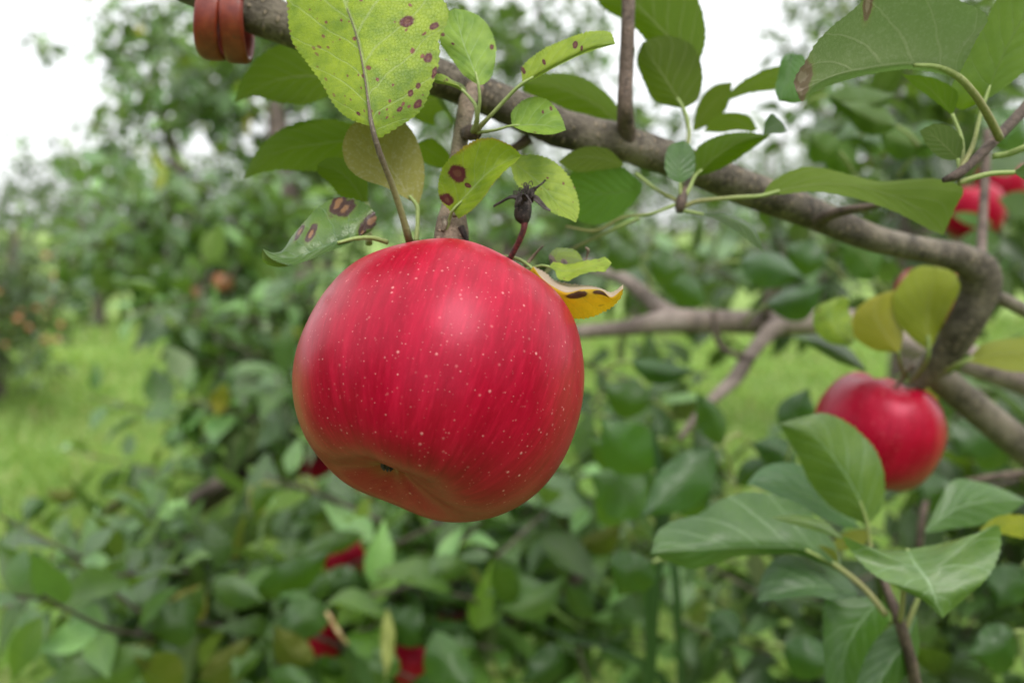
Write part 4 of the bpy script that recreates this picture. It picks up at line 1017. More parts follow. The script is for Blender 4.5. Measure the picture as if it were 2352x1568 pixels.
hleaf(near, [(1930, 1305), (1851, 1262), (1760, 1256), (1651, 1258), (1570, 1262), (1495, 1270)], [(1932, 1290), (1915, 1245), (1891, 1213), (1851, 1168), (1791, 1141), (1723, 1129), (1659, 1146), (1603, 1181), (1543, 1198), (1513, 1217), (1495, 1270)],
      [(1928, 1310), (1880, 1290), (1820, 1270), (1771, 1273), (1691, 1278), (1631, 1297), (1583, 1306), (1539, 1290), (1495, 1270)], 0.385, 0.365, LW, eL=0.02, eR=0.008, rows=96, half=7, teeth=22, amp=3, color=(0.9, 1.1, 1.0), wave=0.002,
      pet=[(1850, 1262, 0.381, 8), (1930, 1305, 0.385, 12), (1985, 1350, 0.378, 13), (2036, 1412, 0.37, 15)], label='broad leaf with a pale sheen stretching left above a dark leaf')
hleaf(near, [(1972, 1362), (1890, 1346), (1811, 1354), (1739, 1382)], [(1970, 1352), (1935, 1318), (1891, 1296), (1831, 1273), (1783, 1281), (1750, 1325), (1739, 1382)], [(1970, 1370), (1931, 1376), (1851, 1368), (1790, 1376), (1739, 1382)], 0.39, 0.38, LW, eL=0.014, eR=-0.006, rows=48, color=(0.6, 0.85, 0.9))
hleaf(near, [(2085, 1262), (2100, 1290), (2131, 1335), (2165, 1419)], [(2080, 1264), (2031, 1262), (1980, 1250), (1936, 1233), (1950, 1258), (1971, 1284), (2011, 1321), (2059, 1347), (2123, 1381), (2165, 1419)], [(2092, 1260), (2171, 1245), (2240, 1225), (2293, 1207), (2297, 1261), (2271, 1321), (2227, 1365), (2187, 1399), (2165, 1419)],
      0.345, 0.325, LW, eL=0.003, eR=0.006, rows=112, half=8, teeth=26, amp=5, color=(1.45, 1.5, 1.3), wave=0.003, bow=-0.006,
      pet=[(2085, 1262, 0.345, 9), (2080, 1300, 0.355, 11), (2075, 1360, 0.36, 12), (2068, 1425, 0.365, 14)], label='large pale green leaf with clear veins drooping to a point')
hleaf(near, [(2125, 1222), (2190, 1170), (2260, 1150), (2360, 1150)], [(2123, 1220), (2150, 1165), (2191, 1101), (2251, 1106), (2310, 1125), (2360, 1150)], [(2127, 1224), (2191, 1214), (2251, 1205), (2310, 1185), (2360, 1150)], 0.40, 0.42, LW, rows=44, color=(0.8, 1.1, 0.6), eL=0.006, under=False)
hleaf(near, [(2250, 1215), (2300, 1200), (2352, 1200), (2420, 1210)], [(2250, 1213), (2290, 1186), (2352, 1183), (2420, 1210)], [(2250, 1218), (2300, 1225), (2352, 1235), (2420, 1210)], 0.38, 0.38, YG, rows=30)
hleaf(near, [(2020, 1377), (1975, 1430), (1940, 1500), (1935, 1620)], [(2015, 1370), (1950, 1372), (1897, 1378), (1890, 1440), (1892, 1500), (1900, 1570), (1935, 1620)], [(2030, 1382), (2043, 1421), (2015, 1465), (1985, 1521), (1970, 1580), (1935, 1620)], 0.40, 0.385, LW, rows=48, color=(0.75, 1.1, 0.5), eL=0.006, eR=0.006)
hleaf(near, [(2107, 1412), (2080, 1470), (2040, 1530), (1990, 1625)], [(2100, 1410), (2051, 1433), (2003, 1481), (1979, 1533), (1967, 1590), (1990, 1625)], [(2107, 1420), (2109, 1500), (2071, 1561), (2030, 1600), (1990, 1625)], 0.375, 0.36, LW, rows=48, color=(0.6, 0.85, 0.7), eL=0.006, eR=0.01)
hleaf(near, [(1935, 1235), (1880, 1208), (1830, 1195), (1767, 1187)], [(1935, 1232), (1890, 1195), (1830, 1182), (1767, 1187)], [(1935, 1238), (1880, 1220), (1830, 1206), (1767, 1187)], 0.36, 0.355, LW, rows=36, color=(1.4, 1.3, 1.0), eL=0.006)
hleaf(near, [(1900, 1260), (1940, 1245), (1975, 1235), (2000, 1215)], [(1900, 1258), (1935, 1225), (1975, 1216), (2000, 1215)], [(1902, 1262), (1945, 1262), (1985, 1250), (2000, 1215)], 0.40, 0.40, YG, rows=24, color=(0.6, 0.6, 0.6))
hleaf(near, [(1850, 1262), (1880, 1262), (1910, 1275), (1926, 1312)], [(1850, 1260), (1890, 1252), (1920, 1266), (1926, 1312)], [(1850, 1264), (1880, 1280), (1905, 1298), (1926, 1312)], 0.384, 0.386, YG, rows=24, color=(0.55, 0.6, 0.6))
nb([(2010, 1270, 0.385, 14), (2035, 1345, 0.375, 18), (2062, 1415, 0.368, 24), (2085, 1490, 0.37, 26), (2105, 1580, 0.38, 28), (2140, 1700, 0.4, 32)], mat=TWIG, name='twig', n=30, k=12, seed=31)
nb([(2130, 1310, 0.37, 8), (2110, 1370, 0.37, 11), (2085, 1430, 0.37, 13), (2075, 1460, 0.37, 12)], mat=PET, name='twig', n=12, k=8, seed=32)
# further leaves of the near tree in the right half (x, y base -> tip, width, depth, colour)
MID = [((1640, 470 + 560), (1470, 1190), 110, .62, (0.6, 1.0, 1.1), .8, .9), ((1660, 1020), (1600, 900), 70, .62, (0.7, 1.0, 1.2), .5, 1.0), ((1500, 1080), (1380, 960), 120, .70, (1.0, 1.5, 1.4), 1, .7), ((1480, 1180), (1350, 1090), 110, .72, (1.1, 1.5, 1.4), .8, 1),
       ((1500, 1010), (1400, 1060), 90, .78, (1.3, 1.7, 1.6), .9, .7), ((1440, 1090), (1350, 1010), 80, .8, (1.3, 1.6, 1.3), .9, .8), ((1560, 1120), (1460, 1060), 80, .76, (1.2, 1.6, 1.6), .8, .8), ((1400, 960), (1470, 1030), 80, .82, (0.7, 1.0, 0.8), .9, .8), ((1560, 1180), (1640, 1130), 70, .7, (1.0, 1.4, 1.5), .8, .7), ((1430, 1200), (1360, 1140), 80, .8, (1.3, 1.6, 1.4), .8, .9),
       ((1820, 1010), (1860, 890), 90, .62, (0.55, 0.9, 1.0), .9, .7), ((1830, 1080), (1720, 1020), 80, .66, (0.6, 0.95, 1.1), .6, .9), ((1690, 1110), (1790, 1060), 70, .72, (0.5, 0.8, 0.9), .7, .7), ((1450, 830), (1600, 850), 60, .72, (0.6, 1.0, 0.9), .9, .6),
       ((1470, 610), (1400, 540), 70, .74, (0.8, 1.0, 0.6), .8, .9), ((1490, 590), (1580, 610), 80, .75, (0.8, 1.1, 0.8), .8, .9), ((1700, 600), (1850, 640), 90, .66, (0.7, 1.1, 1.2), .9, .6), ((1760, 700), (1900, 650), 90, .68, (0.7, 1.1, 1.0), .9, .5), ((1900, 600), (1800, 560), 80, .7, (0.5, 0.9, 0.6), .9, .8),
       ((2010, 640), (1920, 560), 90, .66, (0.5, 0.9, 0.5), .9, .9), ((2040, 650), (2030, 580), 60, .7, (0.6, 0.8, 0.6), .9, .9), ((1620, 700), (1500, 640), 70, .8, (0.7, 1.1, 0.8), .8, .8), ((1500, 920), (1380, 880), 90, .8, (0.8, 1.1, 0.8), .8, .8),
       ((1500, 1290), (1420, 1370), 100, .55, (0.45, 0.8, 0.6), .9, .9), ((1640, 1400), (1700, 1475), 80, .6, (0.5, 0.8, 0.8), .9, .6), ((1800, 1480), (1930, 1530), 100, .62, (0.5, 0.9, 0.7), .8, .8), ((2250, 960), (2190, 1050), 100, .7, (0.5, 0.8, 0.9), .9, .9),
       ((2200, 1120), (2110, 1180), 90, .6, (0.7, 1.0, 1.1), .8, .8), ((2320, 1060), (2230, 1000), 90, .75, (0.7, 1.0, 0.6), .8, .8), ((2350, 1300), (2290, 1400), 100, .6, (0.5, 0.85, 0.6), .8, .9), ((2330, 1450), (2220, 1500), 110, .55, (0.5, 0.85, 0.6), .8, .9),
       ((1920, 320), (1990, 260), 60, .6, (0.7, 1.0, 0.6), .8, .8), ((2050, 330), (1960, 310), 60, .62, (0.9, 1.2, 1.2), .8, .8), ((2020, 300), (2140, 330), 80, .55, (0.65, 1.0, 0.5), .9, .7), ((1930, 350), (1860, 300), 70, .55, (0.65, 1.0, 0.5), .9, .9),
       ((1900, 220), (2060, 215), 90, .5, (0.6, 0.9, 0.5), .7, .7), ((2060, 290), (1930, 235), 80, .5, (0.7, 1.0, 0.55), .7, .8), ((1960, 400), (1880, 340), 80, .6, (0.6, 0.95, 0.5), .9, .8), ((2100, 360), (2200, 300), 80, .55, (0.8, 1.2, 1.2), .7, .8), ((2260, 330), (2352, 240), 110, .5, (0.9, 1.3, 1.3), .7, .9)]
for i, (b, t_, w_, d_, c_, wl_, wr_) in enumerate(MID):
    near_s(b, t_, w_ * 1.15, d_, d_ * (0.95 + 0.02 * (i % 4)), LEAF, wl=wl_, wr=wr_, color=c_, bend=(-1) ** i * (6 + 5 * (i % 4)), eL=0.03 * (1 - wl_) + 0.003, eR=0.03 * (1 - wr_) + 0.003, bow=-0.004 * (i % 3), wave=0.002, rows=28, under=(c_[2] < 0.58),
           pet=[(b[0], b[1], d_, 8), (b[0] + (b[0] - t_[0]) * 0.2, b[1] + (b[1] - t_[1]) * 0.2 + 8, d_ * 1.01, 8), (b[0] + (b[0] - t_[0]) * 0.36, b[1] + (b[1] - t_[1]) * 0.36 + 24, d_ * 1.03, 9)])

# --- the paler bough behind
BOUGH = bark_mat('bough bark', dark=(0.09, 0.07, 0.06), lite=(0.25, 0.2, 0.175), scale=0.9)
nb([(1150, 775, 0.80, 34), (1330, 762, 0.79, 34), (1450, 752, 0.78, 40), (1530, 738, 0.77, 54), (1600, 738, 0.765, 56), (1700, 739, 0.76, 54), (1780, 742, 0.755, 58), (1870, 738, 0.75, 56), (1980, 745, 0.74, 58), (2100, 790, 0.72, 62), (2300, 850, 0.70, 80), (2520, 930, 0.72, 110), (2760, 1300, 0.8, 130)], mat=BOUGH, n=90, k=18, rough=0.06, seed=40)
nb([(1560, 738, 0.768, 50), (1520, 712, 0.78, 44), (1470, 668, 0.80, 36), (1420, 635, 0.82, 30), (1340, 610, 0.86, 26)], mat=BOUGH, n=30, k=14, rough=0.06, seed=41)
nb([(1800, 735, 0.742, 40), (1760, 770, 0.73, 38), (1720, 820, 0.72, 32), (1690, 866, 0.71, 34), (1650, 905, 0.70, 26), (1605, 950, 0.69, 20), (1560, 1010, 0.69, 14)], mat=BOUGH, n=40, k=14, rough=0.08, seed=42)
nb([(1755, 730, 0.75, 26), (1765, 690, 0.74, 26), (1785, 655, 0.73, 24), (1800, 620, 0.72, 20)], mat=BOUGH, n=16, k=10, rough=0.05, seed=43)
nb([(1640, 716, 0.73, 14), (1642, 760, 0.725, 12), (1655, 795, 0.72, 13), (1700, 818, 0.715, 16), (1730, 830, 0.715, 16)], mat=TWIG, n=18, k=8, name='twig', rough=0.12, seed=44)
nb([(2352, 1085, 0.6, 16), (2250, 1100, 0.6, 16), (2150, 1125, 0.62, 14)], mat=TWIG, n=14, k=8, name='twig', seed=45)
nb([(2140, 1110, 0.62, 14), (2120, 1180, 0.6, 16), (2110, 1260, 0.6, 16)], mat=TWIG, n=14, k=8, name='twig', seed=46)

# ------------------------------------------------------------------ red plastic band wound round the limb
gb = G('red plastic')
bo = gb.n('ShaderNodeTexCoord').outputs['Object']
bn = gb.noise(bo, 260.0, 4.0)
bc = gb.mix(gb.step(bn, 0.35, 0.7), (0.13, 0.012, 0.006), (0.19, 0.026, 0.011))
bd = gb.noise(bo, 900.0, 5.0, 0.7)
bc = gb.mix(gb.math('MULTIPLY', gb.step(bd, 0.55, 0.7), 0.5), bc, (0.05, 0.03, 0.02))
RED = gb.done(gb.bsdf(bc, 0.42, gb.bump(bn, 0.15, 0.0004), 0.5))
bc0 = P(533, 48, 0.302)
px_m = 0.302 / FPX
Rr_ = 84 * px_m; wid = 54 * px_m; thk = 20 * px_m
prof = []
for a_ in np.linspace(0, 2 * np.pi, 16, endpoint=False):
    ca, sa = math.cos(a_), math.sin(a_)
    prof.append((0.5 * wid * np.sign(ca) * abs(ca) ** 0.55, 0.5 * thk * np.sign(sa) * abs(sa) ** 0.75))
prof = np.array(prof)
BV, BF = [], []
ND = 110
phis = np.linspace(R(-14), R(-14) + 1.86 * 2 * np.pi, ND)
ax_ = unit(RGT * 1.0 - UPV * 0.06)
for i, p_ in enumerate(phis):
    turn = (p_ - phis[0]) / (2 * np.pi)
    c_ = bc0 + ax_ * (0.5 * wid - turn * wid * 1.03 + 0.05 * wid * math.sin(p_ * 2.3)) + UPV * 0.04 * Rr_ * math.sin(p_ * 1.7)
    rad = -FWD * math.cos(p_) - UPV * math.sin(p_) + 0 * RGT       # front first, then under, behind and over the top
    for (w_, h_) in prof:
        BV.append(c_ + rad * (Rr_ + h_) + ax_ * w_)
K = len(prof)
for i in range(ND - 1):
    for j in range(K):
        BF.append((i * K + j, i * K + (j + 1) % K, (i + 1) * K + (j + 1) % K, (i + 1) * K + j))
BF.append(tuple(range(K))); BF.append(tuple((ND - 1) * K + j for j in range(K - 1, -1, -1)))
band = mesh_obj('plastic_band', np.array(BV), BF, RED, origin=bc0)
set_tag(band, 'dark red plastic band coiled twice round the shaded end of the limb', 'plastic band')

# ------------------------------------------------------------------ withered flower standing behind the big apple
wf = thing('withered_flower', P(1180, 580, 0.262), 'black withered flower on a curved dark red stalk above the apple shoulder', 'withered flower')
gs = G('dark red stalk')
so = gs.n('ShaderNodeTexCoord').outputs['Object']
sn = gs.noise(so, 700.0, 4.0, 0.7)
SRED = gs.done(gs.bsdf(gs.mix(gs.step(sn, 0.35, 0.65), (0.03, 0.009, 0.009), (0.14, 0.028, 0.03)), 0.55, gs.bump(sn, 0.6, 0.0004), 0.35))
v, f, u = px_tube([(1160, 612, 0.262, 12), (1180, 578, 0.26, 13), (1194, 550, 0.258, 14), (1203, 525, 0.257, 15), (1205, 505, 0.257, 19)], n=30, k=12, rough=0.06, seed=3)
mesh_obj('stalk', v, f, SRED, wf, uv=u)
v, f, u = px_tube([(1205, 512, 0.257, 20), (1203, 502, 0.257, 34), (1201, 492, 0.257, 39), (1202, 480, 0.257, 38), (1204, 468, 0.257, 33), (1206, 456, 0.257, 22)], n=30, k=20, rough=0.09, seed=4)
mesh_obj('flower_cup', v, f, DARKDRY, wf, uv=u)


def sepal(pts, seed):
    """a withered sepal: a flat twisted strip with its own thickness"""
    q = cr3([tuple(P(x, y, d)) + (w * d / FPX,) for x, y, d, w in pts], 16)
    p, w = q[:, :3], q[:, 3]
    T = unit(np.gradient(p, axis=0))
    V, F = [], []
    for i in range(16):
        tw = 0.5 + 1.6 * i / 15 * (1 if seed % 2 else -1)
        a = unit(np.cross(T[i], FWD)); b = np.cross(T[i], a)
        s = math.cos(tw) * a + math.sin(tw) * b
        nn = np.cross(T[i], s)
        cup = w[i] * 0.22
        for kx, kz in ((-0.5, cup), (-0.25, 0.3 * cup), (0, 0), (0.25, 0.3 * cup), (0.5, cup), (0.5, cup - w[i] * 0.16), (0, -w[i] * 0.18), (-0.5, cup - w[i] * 0.16)):
            V.append(p[i] + s * kx * w[i] + nn * kz)
    for i in range(15):
        for j in range(8):
            F.append((i * 8 + j, i * 8 + (j + 1) % 8, i * 8 + 8 + (j + 1) % 8, i * 8 + 8 + j))
    F.append(tuple(range(8))); F.append(tuple(120 + j for j in range(7, -1, -1)))
    mesh_obj('sepal', np.array(V), F, DARKDRY, wf)


sepal([(1194, 466, 0.257, 17), (1180, 454, 0.255, 15), (1165, 457, 0.254, 13), (1150, 466, 0.253, 12), (1133, 475, 0.252, 7)], 1)
sepal([(1212, 464, 0.257, 17), (1228, 455, 0.255, 15), (1240, 466, 0.254, 13), (1252, 478, 0.254, 12), (1264, 485, 0.254, 8)], 2)
sepal([(1212, 452, 0.260, 14), (1222, 438, 0.261, 17), (1235, 428, 0.262, 12), (1244, 422, 0.262, 10), (1252, 413, 0.262, 8)], 3)
sepal([(1206, 470, 0.2555, 15), (1198, 452, 0.2535, 15), (1188, 462, 0.2525, 13), (1182, 477, 0.2525, 8)], 4)
sepal([(1205, 466, 0.2555, 13), (1206, 448, 0.2535, 14), (1216, 458, 0.2525, 12), (1222, 468, 0.2525, 7)], 5)
st = []
ag = np.random.default_rng(4)
for i in range(40):
    x0 = 1190 + ag.uniform(0, 28); hgt = ag.uniform(18, 46) if 1198 < x0 < 1216 else ag.uniform(10, 24)
    sx = (x0 - 1205) * 0.5 + ag.uniform(-5, 5)
    dz = ag.uniform(-0.0025, 0.0025)
    hook = ag.choice([-1, 1]) * ag.uniform(2, 6)
    st.append(px_tube([(x0, 462, 0.257 + dz * 0.5, 3.4), (x0 + sx * 0.5, 462 - hgt * 0.6, 0.257 + dz, 3.0), (x0 + sx, 462 - hgt, 0.257 + dz, 2.2), (x0 + sx + hook, 462 - hgt - 1, 0.257 + dz, 2.6), (x0 + sx + hook * 1.3, 462 - hgt + 9, 0.257 + dz, 1.8)], n=12, k=5, seed=i))
v, f, u = join(st)
mesh_obj('stamens', v, f, DARKDRY, wf, uv=u)

# ------------------------------------------------------------------ apple tree behind (fills the left and the bottom)
TB = np.array([-0.62, 2.55, 0.0])
tb = thing('apple_tree', TB, 'leafy apple tree behind the big apple, its low boughs filling the left and bottom', 'apple tree')


def wb(pts, name='branch', n=40, k=12, rough=0.08, seed=1, tree=None, mat=None):
    v, f, u = tube(pts, n=n, k=k, rough=rough, seed=seed)
    return mesh_obj(name, v, f, mat or BARK_FAR, tree, uv=u)


def Q(x, y, d, r):
    return tuple(P(x, y, d)) + (r,)


wb([tuple(TB) + (0.085,), (-0.64, 2.52, 0.35, 0.07), (-0.6, 2.5, 0.75, 0.062), (-0.66, 2.6, 1.2, 0.05), (-0.75, 2.8, 1.7, 0.035), (-0.8, 3.1, 2.3, 0.02)], 'trunk', tree=tb, seed=50)
fork = (-0.6, 2.5, 0.78, 0.05)
wb([fork, Q(500, 700, 2.6, 0.035), Q(420, 420, 3.0, 0.028), Q(360, 200, 3.5, 0.018), Q(340, 20, 3.9, 0.008)], tree=tb, seed=51)
wb([fork, Q(640, 640, 2.7, 0.03), Q(760, 380, 3.2, 0.022), Q(820, 150, 3.6, 0.012)], tree=tb, seed=52)
wb([fork, Q(480, 760, 2.2, 0.03), Q(400, 700, 2.0, 0.02), Q(300, 620, 1.95, 0.01)], tree=tb, seed=53)
wb([fork, Q(620, 960, 1.9, 0.025), Q(560, 1080, 1.5, 0.018), Q(440, 1150, 1.3, 0.01)], tree=tb, seed=54)
wb([fork, Q(900, 1000, 1.8, 0.03), Q(1180, 1420, 1.15, 0.012), Q(1264, 1370, 1.0, 0.011), Q(1330, 1320, 0.95, 0.007)], tree=tb, seed=55)
wb([Q(1000, 1560, 1.0, 0.01), Q(1087, 1474, 0.98, 0.010), Q(1141, 1453, 0.98, 0.008), Q(1200, 1420, 1.0, 0.006)], tree=tb, seed=56)
wb([Q(880, 1230, 1.3, 0.012), Q(960, 1370, 1.05, 0.009), Q(1020, 1404, 1.0, 0.008), Q(1120, 1405, 1.0, 0.008), Q(1195, 1422, 0.99, 0.009)], tree=tb, seed=57)
wb([fork, Q(420, 1180, 1.5, 0.022), Q(180, 1330, 1.15, 0.012), Q(20, 1400, 1.05, 0.009)], tree=tb, seed=58)
wb([fork, Q(700, 1250, 1.4, 0.02), Q(560, 1450, 0.95, 0.011), Q(520, 1560, 0.85, 0.007)], tree=tb, seed=59)
wb([Q(560, 1090, 1.5, 0.009), Q(620, 1060, 1.45, 0.007), Q(700, 1010, 1.45, 0.005)], tree=tb, seed=60)
wb([Q(440, 1150, 1.3, 0.008), Q(500, 1110, 1.3, 0.010), Q(520, 1090, 1.35, 0.008)], tree=tb, seed=61)
wb([fork, Q(1000, 700, 2.2, 0.025), Q(1250, 560, 2.2, 0.015), Q(1400, 500, 2.3, 0.008)], tree=tb, seed=62)

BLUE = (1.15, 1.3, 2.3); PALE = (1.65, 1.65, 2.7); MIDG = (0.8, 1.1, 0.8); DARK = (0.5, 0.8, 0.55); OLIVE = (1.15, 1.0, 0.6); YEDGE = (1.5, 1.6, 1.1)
LEDGE = leaf_mat('leaf yellow edged', edge=((0.42, 0.36, 0.08), 0.62, 0.95), rough=0.4, spec=0.5)
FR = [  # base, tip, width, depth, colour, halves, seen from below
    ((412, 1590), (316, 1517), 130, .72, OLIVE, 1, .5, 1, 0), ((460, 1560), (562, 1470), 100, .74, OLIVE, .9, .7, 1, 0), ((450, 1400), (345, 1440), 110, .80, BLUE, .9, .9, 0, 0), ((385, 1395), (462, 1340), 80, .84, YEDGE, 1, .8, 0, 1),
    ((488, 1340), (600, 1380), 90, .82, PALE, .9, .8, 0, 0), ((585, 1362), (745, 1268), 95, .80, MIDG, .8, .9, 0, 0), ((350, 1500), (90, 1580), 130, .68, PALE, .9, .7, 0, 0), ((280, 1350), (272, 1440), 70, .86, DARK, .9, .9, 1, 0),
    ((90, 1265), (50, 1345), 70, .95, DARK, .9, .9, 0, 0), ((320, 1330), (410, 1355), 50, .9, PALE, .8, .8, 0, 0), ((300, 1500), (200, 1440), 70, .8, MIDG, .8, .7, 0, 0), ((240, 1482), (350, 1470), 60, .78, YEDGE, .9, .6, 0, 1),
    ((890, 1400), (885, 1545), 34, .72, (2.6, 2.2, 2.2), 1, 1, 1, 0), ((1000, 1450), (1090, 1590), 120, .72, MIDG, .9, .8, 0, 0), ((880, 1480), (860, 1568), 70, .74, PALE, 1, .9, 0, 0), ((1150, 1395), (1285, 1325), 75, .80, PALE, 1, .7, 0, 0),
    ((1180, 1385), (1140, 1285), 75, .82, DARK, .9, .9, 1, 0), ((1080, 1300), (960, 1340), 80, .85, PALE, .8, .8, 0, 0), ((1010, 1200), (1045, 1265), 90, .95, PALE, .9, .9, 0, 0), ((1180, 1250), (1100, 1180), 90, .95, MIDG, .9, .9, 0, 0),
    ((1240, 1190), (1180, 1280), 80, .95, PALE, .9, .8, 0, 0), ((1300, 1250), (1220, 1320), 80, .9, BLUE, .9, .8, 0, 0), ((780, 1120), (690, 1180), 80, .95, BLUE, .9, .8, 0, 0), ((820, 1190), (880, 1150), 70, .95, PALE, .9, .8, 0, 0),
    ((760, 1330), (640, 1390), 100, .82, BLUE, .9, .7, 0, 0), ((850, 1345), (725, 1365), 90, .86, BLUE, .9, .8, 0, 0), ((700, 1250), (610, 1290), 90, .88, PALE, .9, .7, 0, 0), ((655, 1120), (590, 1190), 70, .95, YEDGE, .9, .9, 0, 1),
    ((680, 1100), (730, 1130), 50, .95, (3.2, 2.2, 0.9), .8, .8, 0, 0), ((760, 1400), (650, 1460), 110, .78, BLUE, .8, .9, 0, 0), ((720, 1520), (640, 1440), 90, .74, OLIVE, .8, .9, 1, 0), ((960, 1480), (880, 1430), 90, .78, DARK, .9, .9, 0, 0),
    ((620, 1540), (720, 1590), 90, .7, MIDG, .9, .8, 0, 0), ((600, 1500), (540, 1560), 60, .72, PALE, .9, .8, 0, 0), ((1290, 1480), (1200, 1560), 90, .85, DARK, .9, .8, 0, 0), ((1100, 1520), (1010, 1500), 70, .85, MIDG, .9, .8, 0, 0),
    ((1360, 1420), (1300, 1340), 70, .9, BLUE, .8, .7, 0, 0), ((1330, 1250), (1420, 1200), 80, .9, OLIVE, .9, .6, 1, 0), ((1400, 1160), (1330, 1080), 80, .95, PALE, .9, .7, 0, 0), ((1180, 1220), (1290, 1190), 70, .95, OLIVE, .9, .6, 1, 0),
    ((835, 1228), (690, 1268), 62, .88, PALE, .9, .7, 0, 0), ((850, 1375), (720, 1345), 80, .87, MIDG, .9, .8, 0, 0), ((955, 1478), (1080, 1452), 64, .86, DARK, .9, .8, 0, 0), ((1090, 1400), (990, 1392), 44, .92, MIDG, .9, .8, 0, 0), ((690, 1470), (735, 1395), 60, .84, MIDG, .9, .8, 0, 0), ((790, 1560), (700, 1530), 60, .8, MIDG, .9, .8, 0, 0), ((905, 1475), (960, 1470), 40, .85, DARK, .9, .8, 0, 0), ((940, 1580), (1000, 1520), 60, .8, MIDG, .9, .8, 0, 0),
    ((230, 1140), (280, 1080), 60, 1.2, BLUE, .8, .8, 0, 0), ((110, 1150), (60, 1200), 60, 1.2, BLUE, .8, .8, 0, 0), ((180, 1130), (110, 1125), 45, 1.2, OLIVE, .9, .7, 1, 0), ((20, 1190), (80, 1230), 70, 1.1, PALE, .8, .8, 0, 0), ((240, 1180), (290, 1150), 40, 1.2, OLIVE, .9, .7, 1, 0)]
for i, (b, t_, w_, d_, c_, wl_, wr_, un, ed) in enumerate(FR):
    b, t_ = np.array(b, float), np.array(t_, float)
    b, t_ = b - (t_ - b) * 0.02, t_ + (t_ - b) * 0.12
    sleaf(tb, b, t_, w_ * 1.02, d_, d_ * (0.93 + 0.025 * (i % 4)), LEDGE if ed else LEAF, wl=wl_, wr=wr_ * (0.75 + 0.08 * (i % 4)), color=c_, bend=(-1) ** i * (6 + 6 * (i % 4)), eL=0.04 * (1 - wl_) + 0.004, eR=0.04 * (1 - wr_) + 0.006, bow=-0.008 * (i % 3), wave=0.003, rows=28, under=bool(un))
SB = shoots([(500, 200, 3.1, 280, 330, .6, 1500, .08, .5), (320, 170, 3.3, 140, 230, .3, 260, .08, .5), (820, 330, 3.0, 260, 300, .5, 900, .08, .4), (110, 90, 3.4, 70, 100, .3, 16, .08, .2), (60, 420, 3.9, 60, 110, .4, 34, .07, .4), (210, 420, 3.8, 120, 120, .4, 120, .075, .3),
             (430, 590, 1.95, 290, 130, .35, 560, .083, .3), (500, 740, 1.7, 190, 110, .3, 230, .083, .2), (620, 850, 1.6, 190, 190, .3, 300, .083, .2), (560, 1010, 1.5, 140, 120, .25, 130, .08, .1),
             (330, 1320, 1.1, 310, 85, .22, 290, .07, .1), (420, 1450, .88, 400, 110, .14, 210, .07, .1), (900, 1320, 1.02, 390, 180, .2, 500, .07, .1), (1000, 1050, 1.7, 330, 200, .4, 450, .075, .1), (1280, 1180, 1.15, 170, 130, .25, 200, .068, .1), (1350, 1400, 1.15, 170, 150, .2, 150, .066, .1),
             (1000, 1500, 1.05, 300, 80, .15, 60, .07, 0), (1180, 520, 2.4, 240, 150, .5, 330, .078, .3)], 21, gain=1.9)
plant_foliage(tb, SB, single=54)
RA = [(776, 1284, .95, .031, 'pinkish red apple peeping between two leaves under the big apple'), (716, 1466, .92, .031, 'dark red apple low in the foliage beside a dry straw coloured stalk'),
      (953, 1508, .92, .028, 'red apple at the bottom between a curled cream leaf and a dark leaf'), (1030, 1440, 1.0, .027, 'small coral red apple peeping out above a dark leaf near the bottom'), (725, 1070, 1.6, .03, 'red apple just peeping out at the lower left of the big apple'),
      (850, 1140, 1.5, .03, 'dark red apple almost hidden under the big apple'), (512, 648, 1.8, .022, 'orange red apple in the shade of the leafy tree at left'), (450, 672, 1.8, .014, 'smaller orange red apple below another in the leafy tree at left')]
for i, (x, y, d, r, lab) in enumerate(RA):
    apple(P(x, y, d), r, (0.15 * (-1) ** i, 0.95, 0.1), lab, seed=60 + i, mat=UNRIPE if 'orange' in lab else None)
v, f, u = px_tube([(750, 1405, .74, 10), (765, 1430, .74, 9), (780, 1455, .74, 10), (798, 1478, .745, 6)], n=14, k=8, rough=0.15, seed=7)
mesh_obj('twig', v, f, bark_mat('straw', dark=(0.3, 0.2, 0.09), lite=(0.5, 0.38, 0.2), scale=2), tb, uv=u)

# ------------------------------------------------------------------ near tree: loose foliage behind its limb, at the right edge and unseen overhead
SN = shoots([(380, -580, .37, 420, 150, .1, 260, .06, 0), (420, -900, .5, 420, 220, .16, 190, .07, 0), (900, -900, .6, 420, 220, .2, 120, .07, 0), (1900, -1000, .6, 500, 200, .2, 110, .07, 0), (2170, 200, 2.3, 270, 260, .5, 420, .08, .3),(1580, 640, 1.9, 330, 95, .3, 210, .08, .1), (1430, 960, 1.3, 110, 170, .25, 80, .075, .1), (1730, 1080, 1.25, 120, 80, .2, 36, .07, .1), (1560, 880, 1.5, 120, 90, .2, 22, .07, .1), (2060, 330, 1.35, 330, 180, .3, 190, .075, .2), (1780, 600, 1.5, 330, 90, .3, 130, .075, .1), (2250, 560, 1.2, 150, 170, .25, 90, .075, .1), (1330, 560, 1.4, 170, 110, .25, 70, .075, .1),  # leading blobs: leaves above the view, added to shade the limb
             (1180, 110, 2.8, 230, 170, .4, 190, .08, .3), (1540, 340, 2.4, 130, 70, .3, 60, .078, .2), (1940, 50, 4.0, 120, 140, .4, 190, .08, .3), (1850, 1420, .95, 220, 120, .14, 80, .07, .1), (2280, 1180, 1.0, 130, 330, .2, 230, .072, .1), (2080, 1500, 1.0, 330, 110, .18, 190, .072, .1), (1600, 1480, 1.2, 180, 90, .2, 40, .072, .1), (2250, 950, 1.2, 130, 120, .2, 70, .072, .1)], 33)
plant_foliage(near, SN, single=8)


